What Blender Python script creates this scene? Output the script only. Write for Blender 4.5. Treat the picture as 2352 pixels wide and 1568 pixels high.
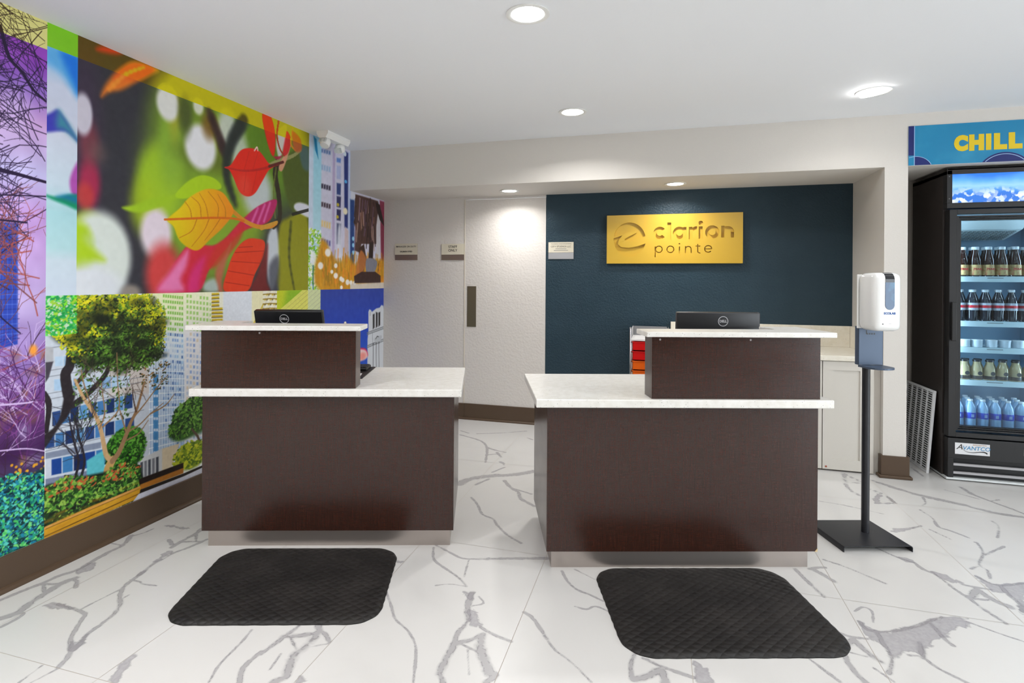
import bpy, bmesh, math, random
import numpy as np
from mathutils import Matrix, Vector

# ------------------------------------------------------------------ scene, camera, light
scene = bpy.context.scene
for _o in list(bpy.data.objects):
    bpy.data.objects.remove(_o, do_unlink=True)
COL = scene.collection

# World frame = room frame: x runs along the back wall (right), y runs away from the camera, z up.
CAM_H = 1.32
YAW, ROLL = 0.2892, 0.0067
cam_data = bpy.data.cameras.new('camera')
cam = bpy.data.objects.new('camera', cam_data)
COL.objects.link(cam)
_fwd = Vector((-math.sin(YAW), math.cos(YAW), 0))
_rgt = Vector((math.cos(YAW), math.sin(YAW), 0))
_up = Vector((0, 0, 1))
_r = _rgt * math.cos(ROLL) + _up * math.sin(ROLL)
_u = _up * math.cos(ROLL) - _rgt * math.sin(ROLL)
_m = Matrix((_r, _u, -_fwd)).transposed().to_4x4()
_m.translation = (0, 0, CAM_H)
cam.matrix_world = _m
cam_data.sensor_fit = 'HORIZONTAL'
cam_data.sensor_width = 36.0
cam_data.lens = 36.0 * 1302.14 / 2352
cam_data.shift_x = (1176 - 1125.91) / 2352
cam_data.shift_y = -(784 - 645.04) / 2352
cam_data.clip_start = 0.05
scene.camera = cam

world = bpy.data.worlds.new('World')
scene.world = world
world.use_nodes = True
_bg = world.node_tree.nodes['Background']
_bg.inputs[0].default_value = (0.86, 0.94, 1.0, 1)      # soft daylight from the glazed lobby front
_bg.inputs[1].default_value = 4.0

scene.view_settings.view_transform = 'Standard'
scene.view_settings.look = 'None'
scene.view_settings.gamma = 1.0
scene.view_settings.use_curve_mapping = False
scene.view_settings.exposure = 0.68
scene.cycles.use_adaptive_sampling = True
scene.cycles.adaptive_threshold = 0.03
scene.cycles.max_bounces = 7
scene.cycles.diffuse_bounces = 4
scene.cycles.glossy_bounces = 3
scene.cycles.transparent_max_bounces = 6

CEIL = 2.469
SOFFIT = 2.115
LEFT = -2.641
HEADER_Y = 4.48
BACK_Y = 5.138


def lamp(x, y, z, power, size=0.13, spread=2.6, col=(1.0, 0.99, 0.978)):
    d = bpy.data.lights.new('downlight_and_fill', 'AREA')
    d.shape = 'DISK'
    d.size = size
    d.energy = power
    d.color = col
    d.spread = spread
    o = bpy.data.objects.new('downlight_and_fill', d)
    o.location = (x, y, z)
    COL.objects.link(o)
    return o


# unseen ceiling lamps without fittings: some continue the downlight rows, others added for fill
for _x, _y, _w in ((-0.55, 0.9, 2.2), (-0.55, -0.6, 9), (1.23, 2.4, 4.5), (1.23, 0.9, 5), (1.23, -0.6, 9), (3.0, 2.4, 6.5), (3.0, 0.9, 8), (-1.9, 0.9, 11), (-1.9, -0.6, 12), (3.0, -0.6, 8), (-0.55, -2.1, 11), (1.23, -2.1, 11), (-1.9, -2.1, 11)):
    lamp(_x, _y, CEIL - 0.012, _w)

# ------------------------------------------------------------------ colour and material helpers


def lin(c):
    r = []
    for v in c[:3]:
        v = v / 255.0
        r.append(v / 12.92 if v <= 0.04045 else ((v + 0.055) / 1.055) ** 2.4)
    return (r[0], r[1], r[2], 1.0)


def new_mat(name):
    m = bpy.data.materials.new(name)
    m.use_nodes = True
    nt = m.node_tree
    b = nt.nodes['Principled BSDF']
    return m, nt, b


def mat(name, col, rough=0.5, metal=0.0, spec=0.5, bump=None, mottle=None, coat=0.0, emit=None, aniso=None):
    """bump=(scale, strength, detail)   mottle=(scale, second colour, lo, hi)"""
    m, nt, b = new_mat(name)
    b.inputs['Base Color'].default_value = lin(col)
    b.inputs['Roughness'].default_value = rough
    b.inputs['Metallic'].default_value = metal
    b.inputs['Specular IOR Level'].default_value = spec
    b.inputs['Coat Weight'].default_value = coat
    if coat:
        b.inputs['Coat Roughness'].default_value = 0.08
    tc = nt.nodes.new('ShaderNodeTexCoord')
    if mottle:
        n = nt.nodes.new('ShaderNodeTexNoise')
        n.inputs['Scale'].default_value = mottle[0]
        n.inputs['Detail'].default_value = 5
        nt.links.new(tc.outputs['Object'], n.inputs['Vector'])
        r = nt.nodes.new('ShaderNodeValToRGB')
        r.color_ramp.elements[0].position = mottle[2]
        r.color_ramp.elements[1].position = mottle[3]
        r.color_ramp.elements[0].color = lin(col)
        r.color_ramp.elements[1].color = lin(mottle[1])
        nt.links.new(n.outputs['Fac'], r.inputs['Fac'])
        nt.links.new(r.outputs['Color'], b.inputs['Base Color'])
    if bump:
        n = nt.nodes.new('ShaderNodeTexNoise')
        n.inputs['Scale'].default_value = bump[0]
        n.inputs['Detail'].default_value = bump[2]
        nt.links.new(tc.outputs['Object'], n.inputs['Vector'])
        bp = nt.nodes.new('ShaderNodeBump')
        bp.inputs['Strength'].default_value = bump[1]
        bp.inputs['Distance'].default_value = 0.01
        nt.links.new(n.outputs['Fac'], bp.inputs['Height'])
        nt.links.new(bp.outputs['Normal'], b.inputs['Normal'])
    if emit:
        b.inputs['Emission Color'].default_value = lin(emit[0])
        b.inputs['Emission Strength'].default_value = emit[1]
    return m


def brushed(name, col, rough, axis_scale):
    """Brushed metal: noise stretched along one axis drives roughness and a faint relief."""
    m, nt, b = new_mat(name)
    b.inputs['Base Color'].default_value = lin(col)
    b.inputs['Metallic'].default_value = 1.0
    tc = nt.nodes.new('ShaderNodeTexCoord')
    mp = nt.nodes.new('ShaderNodeMapping')
    mp.inputs['Scale'].default_value = axis_scale
    n = nt.nodes.new('ShaderNodeTexNoise')
    n.inputs['Scale'].default_value = 1.0
    n.inputs['Detail'].default_value = 4
    mr = nt.nodes.new('ShaderNodeMapRange')
    mr.inputs['To Min'].default_value = rough - 0.03
    mr.inputs['To Max'].default_value = rough + 0.04
    nt.links.new(tc.outputs['Object'], mp.inputs['Vector'])
    nt.links.new(mp.outputs['Vector'], n.inputs['Vector'])
    nt.links.new(n.outputs['Fac'], mr.inputs['Value'])
    nt.links.new(mr.outputs['Result'], b.inputs['Roughness'])
    return m


def attr_mat(name, rough=0.45, spec=0.4, gain=1.0, emission=0.0):
    m, nt, b = new_mat(name)
    a = nt.nodes.new('ShaderNodeAttribute')
    a.attribute_name = 'print'
    src = a.outputs['Color']
    if gain != 1.0:
        mx = nt.nodes.new('ShaderNodeVectorMath')
        mx.operation = 'SCALE'
        mx.inputs['Scale'].default_value = gain
        nt.links.new(src, mx.inputs[0])
        src = mx.outputs['Vector']
    nt.links.new(src, b.inputs['Base Color'])
    b.inputs['Roughness'].default_value = rough
    b.inputs['Specular IOR Level'].default_value = spec
    if emission:
        nt.links.new(src, b.inputs['Emission Color'])
        b.inputs['Emission Strength'].default_value = emission
    return m


def emit_mat(name, col, strength):
    m, nt, b = new_mat(name)
    b.inputs['Base Color'].default_value = (0.8, 0.8, 0.8, 1)
    b.inputs['Emission Color'].default_value = lin(col)
    b.inputs['Emission Strength'].default_value = strength
    return m


def glass_mat(name, tint, fac_gloss=0.06, rough=0.02):
    m = bpy.data.materials.new(name)
    m.use_nodes = True
    nt = m.node_tree
    for n in list(nt.nodes):
        nt.nodes.remove(n)
    out = nt.nodes.new('ShaderNodeOutputMaterial')
    mix = nt.nodes.new('ShaderNodeMixShader')
    tr = nt.nodes.new('ShaderNodeBsdfTransparent')
    gl = nt.nodes.new('ShaderNodeBsdfGlossy')
    fr = nt.nodes.new('ShaderNodeFresnel')
    fr.inputs['IOR'].default_value = 1.45
    tr.inputs['Color'].default_value = lin(tint)
    gl.inputs['Roughness'].default_value = rough
    nt.links.new(fr.outputs[0], mix.inputs[0])
    nt.links.new(tr.outputs[0], mix.inputs[1])
    nt.links.new(gl.outputs[0], mix.inputs[2])
    nt.links.new(mix.outputs[0], out.inputs[0])
    return m


# ------------------------------------------------------------------ mesh helpers
class MB:
    """collects primitive shapes into one bmesh and links it as one mesh object"""

    def __init__(self):
        self.bm = bmesh.new()

    def box(self, x0, x1, y0, y1, z0, z1, bevel=0.0, seg=2, mtx=None):
        vs = [self.bm.verts.new(p) for p in ((x0, y0, z0), (x1, y0, z0), (x1, y1, z0), (x0, y1, z0), (x0, y0, z1), (x1, y0, z1), (x1, y1, z1), (x0, y1, z1))]
        fs = [self.bm.faces.new([vs[i] for i in f]) for f in ((3, 2, 1, 0), (4, 5, 6, 7), (0, 1, 5, 4), (1, 2, 6, 5), (2, 3, 7, 6), (3, 0, 4, 7))]
        geo = vs
        if bevel > 0:
            es = list({e for f in fs for e in f.edges})
            r = bmesh.ops.bevel(self.bm, geom=es, offset=bevel, segments=seg, profile=0.5, affect='EDGES')
            geo = list({v for f in r['faces'] for v in f.verts})
        if mtx is not None:
            bmesh.ops.transform(self.bm, matrix=mtx, verts=geo)
        return self

    def prism(self, pts, axis, a0, a1):
        """extrude a 2-D outline; axis 'z': pts are (x, y); 'y': (x, z); 'x': (y, z)"""
        def P(p, a):
            if axis == 'z':
                return (p[0], p[1], a)
            if axis == 'y':
                return (p[0], a, p[1])
            return (a, p[0], p[1])
        lo = [self.bm.verts.new(P(p, a0)) for p in pts]
        hi = [self.bm.verts.new(P(p, a1)) for p in pts]
        n = len(pts)
        self.bm.faces.new(lo)
        self.bm.faces.new(hi[::-1])
        for i in range(n):
            self.bm.faces.new((lo[i], hi[i], hi[(i + 1) % n], lo[(i + 1) % n]))
        return self

    def lathe(self, prof, seg=24, c=(0, 0, 0), axis='z', closed=False):
        """prof: list of (radius, height)"""
        rings = []
        for r, h in prof:
            ring = []
            if r < 1e-6:
                ring = [self._p(0, 0, h, c, axis)]
            else:
                for k in range(seg):
                    t = 2 * math.pi * k / seg
                    ring.append(self._p(r * math.cos(t), r * math.sin(t), h, c, axis))
            rings.append(ring)
        for a, b in zip(rings[:-1], rings[1:]):
            for k in range(seg):
                k2 = (k + 1) % seg
                if len(a) == 1 and len(b) == 1:
                    continue
                if len(a) == 1:
                    self.bm.faces.new((a[0], b[k], b[k2]))
                elif len(b) == 1:
                    self.bm.faces.new((a[k], b[0], a[k2]))
                else:
                    self.bm.faces.new((a[k], b[k], b[k2], a[k2]))
        if len(rings[0]) > 1 and not closed:
            self.bm.faces.new(rings[0])
        if len(rings[-1]) > 1 and not closed:
            self.bm.faces.new(rings[-1][::-1])
        if closed:
            a, b = rings[-1], rings[0]
            for k in range(seg):
                k2 = (k + 1) % seg
                self.bm.faces.new((a[k], b[k], b[k2], a[k2]))
        return self

    def _p(self, a, b, h, c, axis):
        if axis == 'z':
            p = (c[0] + a, c[1] + b, c[2] + h)
        elif axis == 'y':
            p = (c[0] + a, c[1] + h, c[2] + b)
        else:
            p = (c[0] + h, c[1] + a, c[2] + b)
        return self.bm.verts.new(p)

    def tube(self, pts, r, seg=10):
        pts = [Vector(p) for p in pts]
        rings = []
        for i, p in enumerate(pts):
            d = (pts[min(i + 1, len(pts) - 1)] - pts[max(i - 1, 0)]).normalized()
            u = d.orthogonal().normalized() if i == 0 else (u - d * u.dot(d)).normalized()
            w = d.cross(u)
            rings.append([self.bm.verts.new(p + (u * math.cos(2 * math.pi * k / seg) + w * math.sin(2 * math.pi * k / seg)) * r) for k in range(seg)])
        for a, b in zip(rings[:-1], rings[1:]):
            for k in range(seg):
                self.bm.faces.new((a[k], a[(k + 1) % seg], b[(k + 1) % seg], b[k]))
        self.bm.faces.new(rings[0][::-1])
        self.bm.faces.new(rings[-1])
        return self

    def quad(self, *pts):
        self.bm.faces.new([self.bm.verts.new(p) for p in pts])
        return self

    def build(self, name, material, parent=None, smooth=False, loc=None, rot=None):
        bmesh.ops.recalc_face_normals(self.bm, faces=self.bm.faces)
        me = bpy.data.meshes.new(name)
        self.bm.to_mesh(me)
        self.bm.free()
        if smooth:
            me.polygons.foreach_set('use_smooth', [True] * len(me.polygons))
            if smooth != 'all':
                me.set_sharp_from_angle(angle=math.radians(smooth if smooth is not True else 35))
        o = bpy.data.objects.new(name, me)
        me.materials.append(material)
        COL.objects.link(o)
        if parent is not None:
            o.parent = parent
        if loc is not None:
            o.location = loc
        if rot is not None:
            o.rotation_euler = rot
        return o


def link_mesh(name, me, parent=None, loc=None, rot=None):
    o = bpy.data.objects.new(name, me)
    COL.objects.link(o)
    if parent is not None:
        o.parent = parent
    if loc is not None:
        o.location = loc
    if rot is not None:
        o.rotation_euler = rot
    return o


def empty(name, label, cat, loc=(0, 0, 0), rz=0.0, group=None):
    o = bpy.data.objects.new(name, None)
    o.empty_display_size = 0.1
    COL.objects.link(o)
    o.location = loc
    o.rotation_euler = (0, 0, rz)
    return tag(o, label, cat, group)


def tag(o, label, cat, group=None):
    o['label'] = label
    o['category'] = cat
    if group:
        o['group'] = group
    return o


def struct(o):
    o['kind'] = 'structure'
    return o


def text(name, body, size, material, parent, loc, rot=(math.pi / 2, 0, 0), extrude=0.0006, offset=0.0, align='CENTER', shear=0.0, sx=1.0, spacing=1.0):
    c = bpy.data.curves.new(name, 'FONT')
    c.body = body
    c.size = size
    c.extrude = extrude
    c.offset = offset
    c.shear = shear
    c.space_character = spacing
    c.align_x = align
    c.align_y = 'CENTER'
    c.resolution_u = 4
    t = bpy.data.objects.new(name, c)
    me = bpy.data.meshes.new_from_object(t)
    bpy.data.objects.remove(t)
    bpy.data.curves.remove(c)
    me.name = name
    if sx != 1.0:
        me.transform(Matrix.Diagonal((sx, 1, 1, 1)))
    me.materials.clear()
    me.materials.append(material)
    return link_mesh(name, me, parent, loc, rot)


# ------------------------------------------------------------------ materials
M = {}
M['ceiling'] = mat('ceiling_paint', (238, 240, 243), 0.75, spec=0.3, bump=(60, 0.03, 2))
M['wall'] = mat('warm_white_wallpaper', (216, 211, 204), 0.62, spec=0.3, bump=(220, 0.16, 3))
M['greywall'] = mat('grey_textured_paint', (212, 206, 200), 0.5, spec=0.35, bump=(55, 0.32, 3))
M['blue'] = mat('dark_teal_textured_paint', (36, 56, 67), 0.45, spec=0.3, bump=(75, 0.5, 3), mottle=(3, (41, 61, 72), 0.35, 0.7))
M['alcove'] = mat('alcove_paint', (170, 163, 155), 0.7, spec=0.2, bump=(80, 0.1, 2))
M['entrance'] = mat('taupe_entrance_wall', (112, 100, 90), 0.6, spec=0.3, bump=(90, 0.1, 2))
M['base'] = mat('brown_rubber_base', (82, 65, 50), 0.4, spec=0.4, bump=(300, 0.05, 2))
M['grout'] = mat('pale_grout', (186, 178, 168), 0.8)
M['black'] = mat('black_plastic', (22, 21, 22), 0.4)
M['blackmetal'] = mat('black_powder_coat', (34, 35, 40), 0.42, bump=(400, 0.05, 2))
M['fridge'] = mat('black_painted_steel', (24, 23, 24), 0.4, bump=(500, 0.06, 2))
M['fridgeside'] = mat('dark_brown_black_side', (40, 33, 30), 0.5, bump=(500, 0.1, 2))
M['white'] = mat('white_plastic', (236, 236, 234), 0.3)
M['trim'] = mat('white_lamp_trim', (235, 235, 232), 0.5)
M['lens'] = emit_mat('lit_lamp_lens', (255, 253, 248), 14)
M['steel'] = brushed('brushed_steel', (186, 177, 171), 0.36, (5, 5, 1200))
M['chrome'] = mat('chrome', (215, 215, 218), 0.12, metal=1.0)
M['grey'] = mat('grey_plastic', (120, 120, 122), 0.5)
M['silvertext'] = mat('silver_lettering', (205, 205, 208), 0.35)
M['darktext'] = mat('dark_lettering', (38, 36, 34), 0.6)

# ------------------------------------------------------------------ floor: porcelain tiles with grey marble veins
# vein centre lines (half width in mm, points in metres on the floor) and grey cloud patches
VEINS = [
 (11, ((-2.578, 1.655), (-2.566, 1.727), (-2.549, 1.794), (-2.545, 1.821), (-2.541, 1.873), (-2.517, 1.917), (-2.523, 1.987), (-2.529, 2.043), (-2.535, 2.101), (-2.537, 2.176), (-2.589, 2.267))),
 (16, ((-2.437, 1.565), (-2.414, 1.617), (-2.435, 1.660), (-2.456, 1.743), (-2.464, 1.797), (-2.469, 1.834), (-2.454, 1.874))),
 (9, ((-2.549, 1.794), (-2.478, 1.817), (-2.469, 1.834))),
 (8, ((-2.533, 1.795), (-2.465, 1.749))),
 (9, ((-2.444, 1.862), (-2.418, 1.855), (-2.380, 1.818))),
 (7, ((-2.376, 1.526), (-2.374, 1.573), (-2.384, 1.614), (-2.414, 1.621))),
 (9, ((-1.944, 1.431), (-1.965, 1.474), (-1.984, 1.500), (-1.999, 1.549), (-2.024, 1.591), (-2.032, 1.648), (-2.047, 1.718), (-2.085, 1.778), (-2.133, 1.816), (-2.183, 1.874), (-2.204, 1.932), (-2.209, 1.976), (-2.223, 2.025), (-2.237, 2.087), (-2.229, 2.125), (-2.234, 2.183), (-2.213, 2.239), (-2.187, 2.352))),
 (8, ((-1.984, 1.500), (-2.054, 1.553), (-2.092, 1.599), (-2.128, 1.649), (-2.150, 1.682), (-2.184, 1.692), (-2.242, 1.699), (-2.323, 1.704))),
 (5, ((-2.214, 1.934), (-2.162, 1.935), (-2.132, 1.924), (-2.063, 1.931))),
 (4, ((-2.200, 1.695), (-2.199, 1.742), (-2.189, 1.826), (-2.183, 1.874))),
 (4, ((-2.113, 1.804), (-2.112, 1.840))),
 (11, ((-2.288, 2.228), (-2.294, 2.291), (-2.294, 2.388), (-2.308, 2.441))),
 (9, ((-2.294, 2.291), (-2.228, 2.312), (-2.195, 2.323))),
 (8, ((-2.283, 2.377), (-2.223, 2.314))),
 (9, ((-2.368, 2.288), (-2.313, 2.253))),
 (5, ((-2.605, 2.174), (-2.531, 2.171))),
 (5, ((-2.578, 2.270), (-2.556, 2.312), (-2.551, 2.365))),
 (5, ((-1.405, 1.520), (-1.436, 1.606), (-1.446, 1.713), (-1.462, 1.794))),
 (4, ((-1.992, 1.335), (-2.006, 1.417))),
 (3, ((-1.956, 1.346), (-1.938, 1.426))),
 (9, ((-1.308, 1.546), (-1.347, 1.614), (-1.343, 1.698))),
 (10, ((-1.336, 1.689), (-1.319, 1.788), (-1.308, 1.869))),
 (13, ((-1.323, 1.794), (-1.274, 1.813), (-1.217, 1.853), (-1.237, 1.891))),
 (7, ((-1.293, 1.796), (-1.235, 1.748))),
 (17, ((-1.215, 1.850), (-1.212, 1.769), (-1.221, 1.725), (-1.202, 1.658), (-1.184, 1.619))),
 (13, ((-1.184, 1.619), (-1.205, 1.578))),
 (9, ((-1.219, 1.864), (-1.185, 1.852), (-1.144, 1.819))),
 (3, ((-1.254, 1.629), (-1.270, 1.709))),
 (2.5, ((-1.204, 1.765), (-1.138, 1.810))),
 (5, ((-1.107, 2.191), (-1.021, 2.076), (-0.974, 2.013), (-0.899, 1.963), (-0.840, 1.899), (-0.808, 1.832), (-0.778, 1.751), (-0.764, 1.714))),
 (6, ((-1.061, 2.611), (-1.011, 2.498), (-0.921, 2.431), (-0.842, 2.377), (-0.788, 2.320))),
 (13, ((-0.753, 2.281), (-0.736, 2.200), (-0.722, 2.142), (-0.699, 2.090))),
 (10, ((-0.699, 2.090), (-0.714, 2.005), (-0.705, 1.941))),
 (14, ((-0.705, 1.941), (-0.704, 1.864), (-0.698, 1.781))),
 (10, ((-0.698, 1.781), (-0.670, 1.743))),
 (8, ((-0.646, 2.065), (-0.585, 2.037), (-0.513, 2.016))),
 (12, ((-0.702, 1.945), (-0.660, 1.976), (-0.620, 2.027))),
 (18, ((-0.626, 2.017), (-0.603, 1.936), (-0.569, 1.879), (-0.537, 1.831))),
 (12, ((-0.537, 1.831), (-0.516, 1.831), (-0.536, 1.784))),
 (5, ((-0.679, 1.948), (-0.605, 1.922))),
 (4, ((-0.788, 2.320), (-0.861, 2.318), (-0.918, 2.290))),
 (3, ((-0.647, 1.923), (-0.602, 1.805))),
 (6, ((-1.059, 2.639), (-0.952, 2.580), (-0.885, 2.550), (-0.806, 2.568))),
 (11, ((-0.806, 2.568), (-0.691, 2.610), (-0.502, 2.670))),
 (7, ((-0.508, 2.209), (-0.466, 2.179), (-0.420, 2.119), (-0.379, 2.056))),
 (3, ((-0.854, 2.547), (-0.825, 2.394))),
 (3, ((-0.721, 2.187), (-0.680, 2.222), (-0.715, 2.264))),
 (26, ((-1.233, 3.477), (-1.212, 3.564), (-1.134, 3.648), (-1.066, 3.695), (-0.987, 3.729), (-0.912, 3.779), (-0.825, 3.864))),
 (12, ((-0.970, 3.625), (-0.903, 3.519), (-0.832, 3.451), (-0.792, 3.350), (-0.692, 3.269))),
 (9, ((-0.889, 3.508), (-0.751, 3.448))),
 (10, ((-1.130, 3.493), (-1.079, 3.623))),
 (9, ((-1.623, 4.588), (-1.396, 4.462), (-1.286, 4.266), (-1.202, 3.949))),
 (12, ((-1.299, 4.308), (-1.214, 4.254))),
 (7, ((-1.214, 4.254), (-1.126, 4.226))),
 (7, ((-1.243, 4.123), (-1.176, 4.166))),
 (10, ((-1.187, 4.206), (-1.124, 4.097))),
 (6, ((-1.497, 4.665), (-1.312, 4.750), (-1.112, 4.881))),
 (5, ((-1.668, 4.715), (-1.572, 4.660))),
 (5, ((-1.089, 3.284), (-1.015, 3.186), (-0.952, 3.068), (-0.874, 3.022), (-0.832, 2.956), (-0.749, 2.855), (-0.657, 2.786))),
 (5, ((-1.095, 3.756), (-1.040, 3.884))),
 (6, ((-1.058, 4.676), (-0.998, 4.629))),
 (18, ((1.384, 4.373), (1.469, 4.264), (1.553, 4.176))),
 (22, ((1.553, 4.176), (1.643, 4.120), (1.759, 4.053))),
 (16, ((1.759, 4.053), (1.863, 3.978), (1.993, 3.947))),
 (9, ((1.749, 4.776), (1.748, 4.589))),
 (13, ((1.891, 4.411), (1.896, 4.284))),
 (9, ((1.896, 4.284), (1.943, 4.179), (1.995, 4.083), (2.024, 4.008))),
 (6, ((1.943, 4.179), (2.006, 4.223))),
 (11, ((1.237, 4.471), (1.182, 4.212), (1.180, 4.120), (1.217, 4.032))),
 (9, ((1.237, 4.471), (1.298, 4.331))),
 (7, ((1.208, 4.275), (1.289, 4.300))),
 (6, ((1.310, 4.187), (1.365, 4.091), (1.374, 3.965))),
 (5, ((1.324, 3.592), (1.380, 3.638))),
 (7, ((1.049, 3.268), (1.116, 3.183), (1.168, 3.149))),
 (8, ((1.168, 3.149), (1.180, 3.091), (1.206, 3.059))),
 (5, ((1.287, 2.984), (1.334, 2.974), (1.384, 2.972))),
 (7, ((1.206, 3.072), (1.226, 2.989), (1.239, 2.921), (1.258, 2.859))),
 (9, ((1.258, 2.859), (1.275, 2.779), (1.305, 2.693))),
 (14, ((1.261, 2.865), (1.328, 2.949))),
 (14, ((1.328, 2.949), (1.333, 2.927), (1.352, 2.871), (1.387, 2.834))),
 (6, ((1.263, 2.861), (1.326, 2.869))),
 (5, ((0.764, 3.052), (0.821, 3.020))),
 (3, ((0.821, 3.020), (0.886, 2.966), (0.966, 2.890))),
 (8, ((0.759, 2.539), (0.772, 2.486), (0.834, 2.492), (0.926, 2.543), (1.005, 2.605), (1.086, 2.670))),
 (9, ((0.800, 2.486), (0.797, 2.406), (0.796, 2.324), (0.755, 2.229))),
 (7, ((0.860, 2.360), (0.900, 2.364), (0.916, 2.331), (0.943, 2.294), (0.989, 2.253))),
 (5, ((1.163, 2.664), (1.208, 2.631), (1.255, 2.600), (1.303, 2.575))),
 (9, ((1.022, 2.601), (1.028, 2.503), (1.037, 2.472))),
 (12, ((0.930, 2.456), (0.901, 2.357))),
 (4, ((0.765, 2.610), (0.806, 2.654), (0.831, 2.631), (0.809, 2.545))),
 (7, ((0.645, 2.475), (0.659, 2.438), (0.696, 2.418), (0.752, 2.422))),
 (10, ((0.640, 2.308), (0.640, 2.253), (0.649, 2.196), (0.665, 2.153))),
 (13, ((0.640, 2.316), (0.700, 2.402))),
 (13, ((0.700, 2.402), (0.707, 2.378), (0.727, 2.327), (0.754, 2.288))),
 (5, ((0.645, 2.318), (0.712, 2.306))),
 (5, ((0.516, 2.230), (0.548, 2.180), (0.582, 2.133))),
 (3, ((0.715, 2.246), (0.757, 2.187))),
 (8, ((1.385, 3.089), (1.416, 3.030), (1.463, 3.032), (1.557, 3.080))),
 (10, ((1.442, 3.020), (1.436, 2.937), (1.438, 2.871), (1.418, 2.813))),
 (4, ((1.471, 3.896), (1.487, 3.778), (1.465, 3.655), (1.506, 3.613), (1.556, 3.542))),
 (4, ((1.559, 3.492), (1.564, 3.478), (1.534, 3.359), (1.453, 3.218), (1.463, 3.166), (1.433, 3.079))),
 (3, ((1.678, 3.481), (1.533, 3.343))),
 (3, ((1.394, 3.158), (1.456, 3.211))),
 (3, ((1.789, 3.833), (1.785, 3.756), (1.698, 3.586))),
 (3, ((1.575, 4.134), (1.551, 4.032), (1.515, 3.976))),
 (9, ((0.677, 2.934), (0.719, 2.963), (0.749, 2.970))),
 (12, ((0.689, 2.938), (0.719, 2.895), (0.753, 2.842))),
 (9, ((0.645, 2.796), (0.660, 2.741), (0.674, 2.700))),
 (2.5, ((0.942, 3.863), (1.070, 3.835), (1.241, 3.761))),
 (2.5, ((1.405, 3.599), (1.456, 3.493))),
 (2.5, ((1.769, 4.320), (1.895, 4.199))),
 (6, ((-0.415, 2.576), (-0.378, 2.494), (-0.325, 2.436), (-0.272, 2.416), (-0.213, 2.382))),
 (4, ((-0.319, 2.310), (-0.271, 2.303), (-0.239, 2.335), (-0.184, 2.314))),
 (8, ((-0.506, 2.209), (-0.471, 2.188))),
 (5, ((-0.471, 2.188), (-0.428, 2.122), (-0.374, 2.047), (-0.346, 2.012))),
 (3, ((-0.346, 2.012), (-0.281, 1.966), (-0.206, 1.890))),
 (9, ((-0.074, 2.079), (-0.084, 2.019), (-0.076, 1.945))),
 (8, ((-0.045, 2.063), (0.024, 2.036), (0.118, 2.012))),
 (14, ((-0.071, 1.943), (-0.024, 1.976), (0.014, 2.018), (0.028, 1.962))),
 (4, ((0.514, 2.235), (0.552, 2.184), (0.588, 2.135))),
 (9, ((0.612, 2.911), (0.635, 2.823), (0.673, 2.692))),
 (3, ((-0.362, 2.607), (-0.261, 2.544))),
 (6, ((-0.552, 2.023), (-0.516, 2.016))),
]
PATCHES = [
 ((-2.498, 1.902), (-2.523, 1.954), (-2.523, 1.998), (-2.493, 2.013), (-2.463, 1.961), (-2.468, 1.896)),
 ((-2.368, 1.681), (-2.358, 1.706), (-2.293, 1.709), (-2.221, 1.695), (-2.295, 1.683), (-2.347, 1.675)),
 ((-2.037, 1.541), (-2.009, 1.553), (-1.974, 1.510), (-1.983, 1.500)),
 ((-2.015, 1.558), (-2.024, 1.591), (-1.988, 1.546), (-1.984, 1.513)),
 ((-2.247, 2.096), (-2.280, 2.193), (-2.248, 2.203), (-2.234, 2.123)),
 ((-2.215, 1.964), (-2.229, 2.018), (-2.210, 2.019), (-2.201, 1.969)),
 ((-2.529, 2.416), (-2.464, 2.429), (-2.377, 2.427), (-2.383, 2.410), (-2.476, 2.410)),
 ((-1.721, 1.429), (-1.755, 1.492), (-1.754, 1.548), (-1.718, 1.494), (-1.687, 1.429), (-1.708, 1.423)),
 ((-1.139, 1.609), (-1.137, 1.634), (-1.100, 1.621), (-1.098, 1.610), (-1.128, 1.601)),
 ((-0.727, 2.158), (-0.702, 2.175), (-0.647, 2.081), (-0.660, 2.061), (-0.687, 2.069)),
 ((-0.790, 2.279), (-0.745, 2.283), (-0.735, 2.219), (-0.760, 2.240)),
 ((-1.182, 2.439), (-1.141, 2.439), (-1.139, 2.416), (-1.169, 2.418)),
 ((-1.123, 4.035), (-1.056, 3.966), (-1.060, 3.935), (-1.104, 3.980)),
 ((1.323, 4.103), (1.272, 4.002), (1.254, 3.923), (1.299, 3.937), (1.295, 3.993), (1.348, 4.098)),
 ((1.368, 4.056), (1.375, 3.959), (1.307, 3.939), (1.354, 3.982)),
 ((1.178, 3.510), (1.255, 3.563), (1.333, 3.599), (1.293, 3.561), (1.211, 3.510)),
 ((1.116, 3.183), (1.156, 3.196), (1.168, 3.149), (1.137, 3.144)),
 ((1.212, 3.081), (1.256, 3.062), (1.293, 2.998), (1.247, 2.990), (1.210, 3.041)),
 ((0.759, 2.539), (0.787, 2.491), (0.845, 2.495), (0.928, 2.549), (0.986, 2.581), (1.040, 2.636), (1.118, 2.689), (1.173, 2.687), (1.147, 2.626), (1.113, 2.611), (1.036, 2.523), (0.988, 2.491), (0.962, 2.449), (0.925, 2.421), (0.903, 2.373), (0.870, 2.387), (0.818, 2.339), (0.792, 2.339), (0.794, 2.397), (0.761, 2.421)),
 ((1.385, 3.089), (1.416, 3.030), (1.448, 3.034), (1.557, 3.080), (1.393, 2.755), (1.439, 2.882), (1.438, 2.960), (1.386, 2.955)),
 ((0.125, 2.107), (0.156, 2.077), (0.187, 2.006), (0.129, 1.988)),
]


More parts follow.
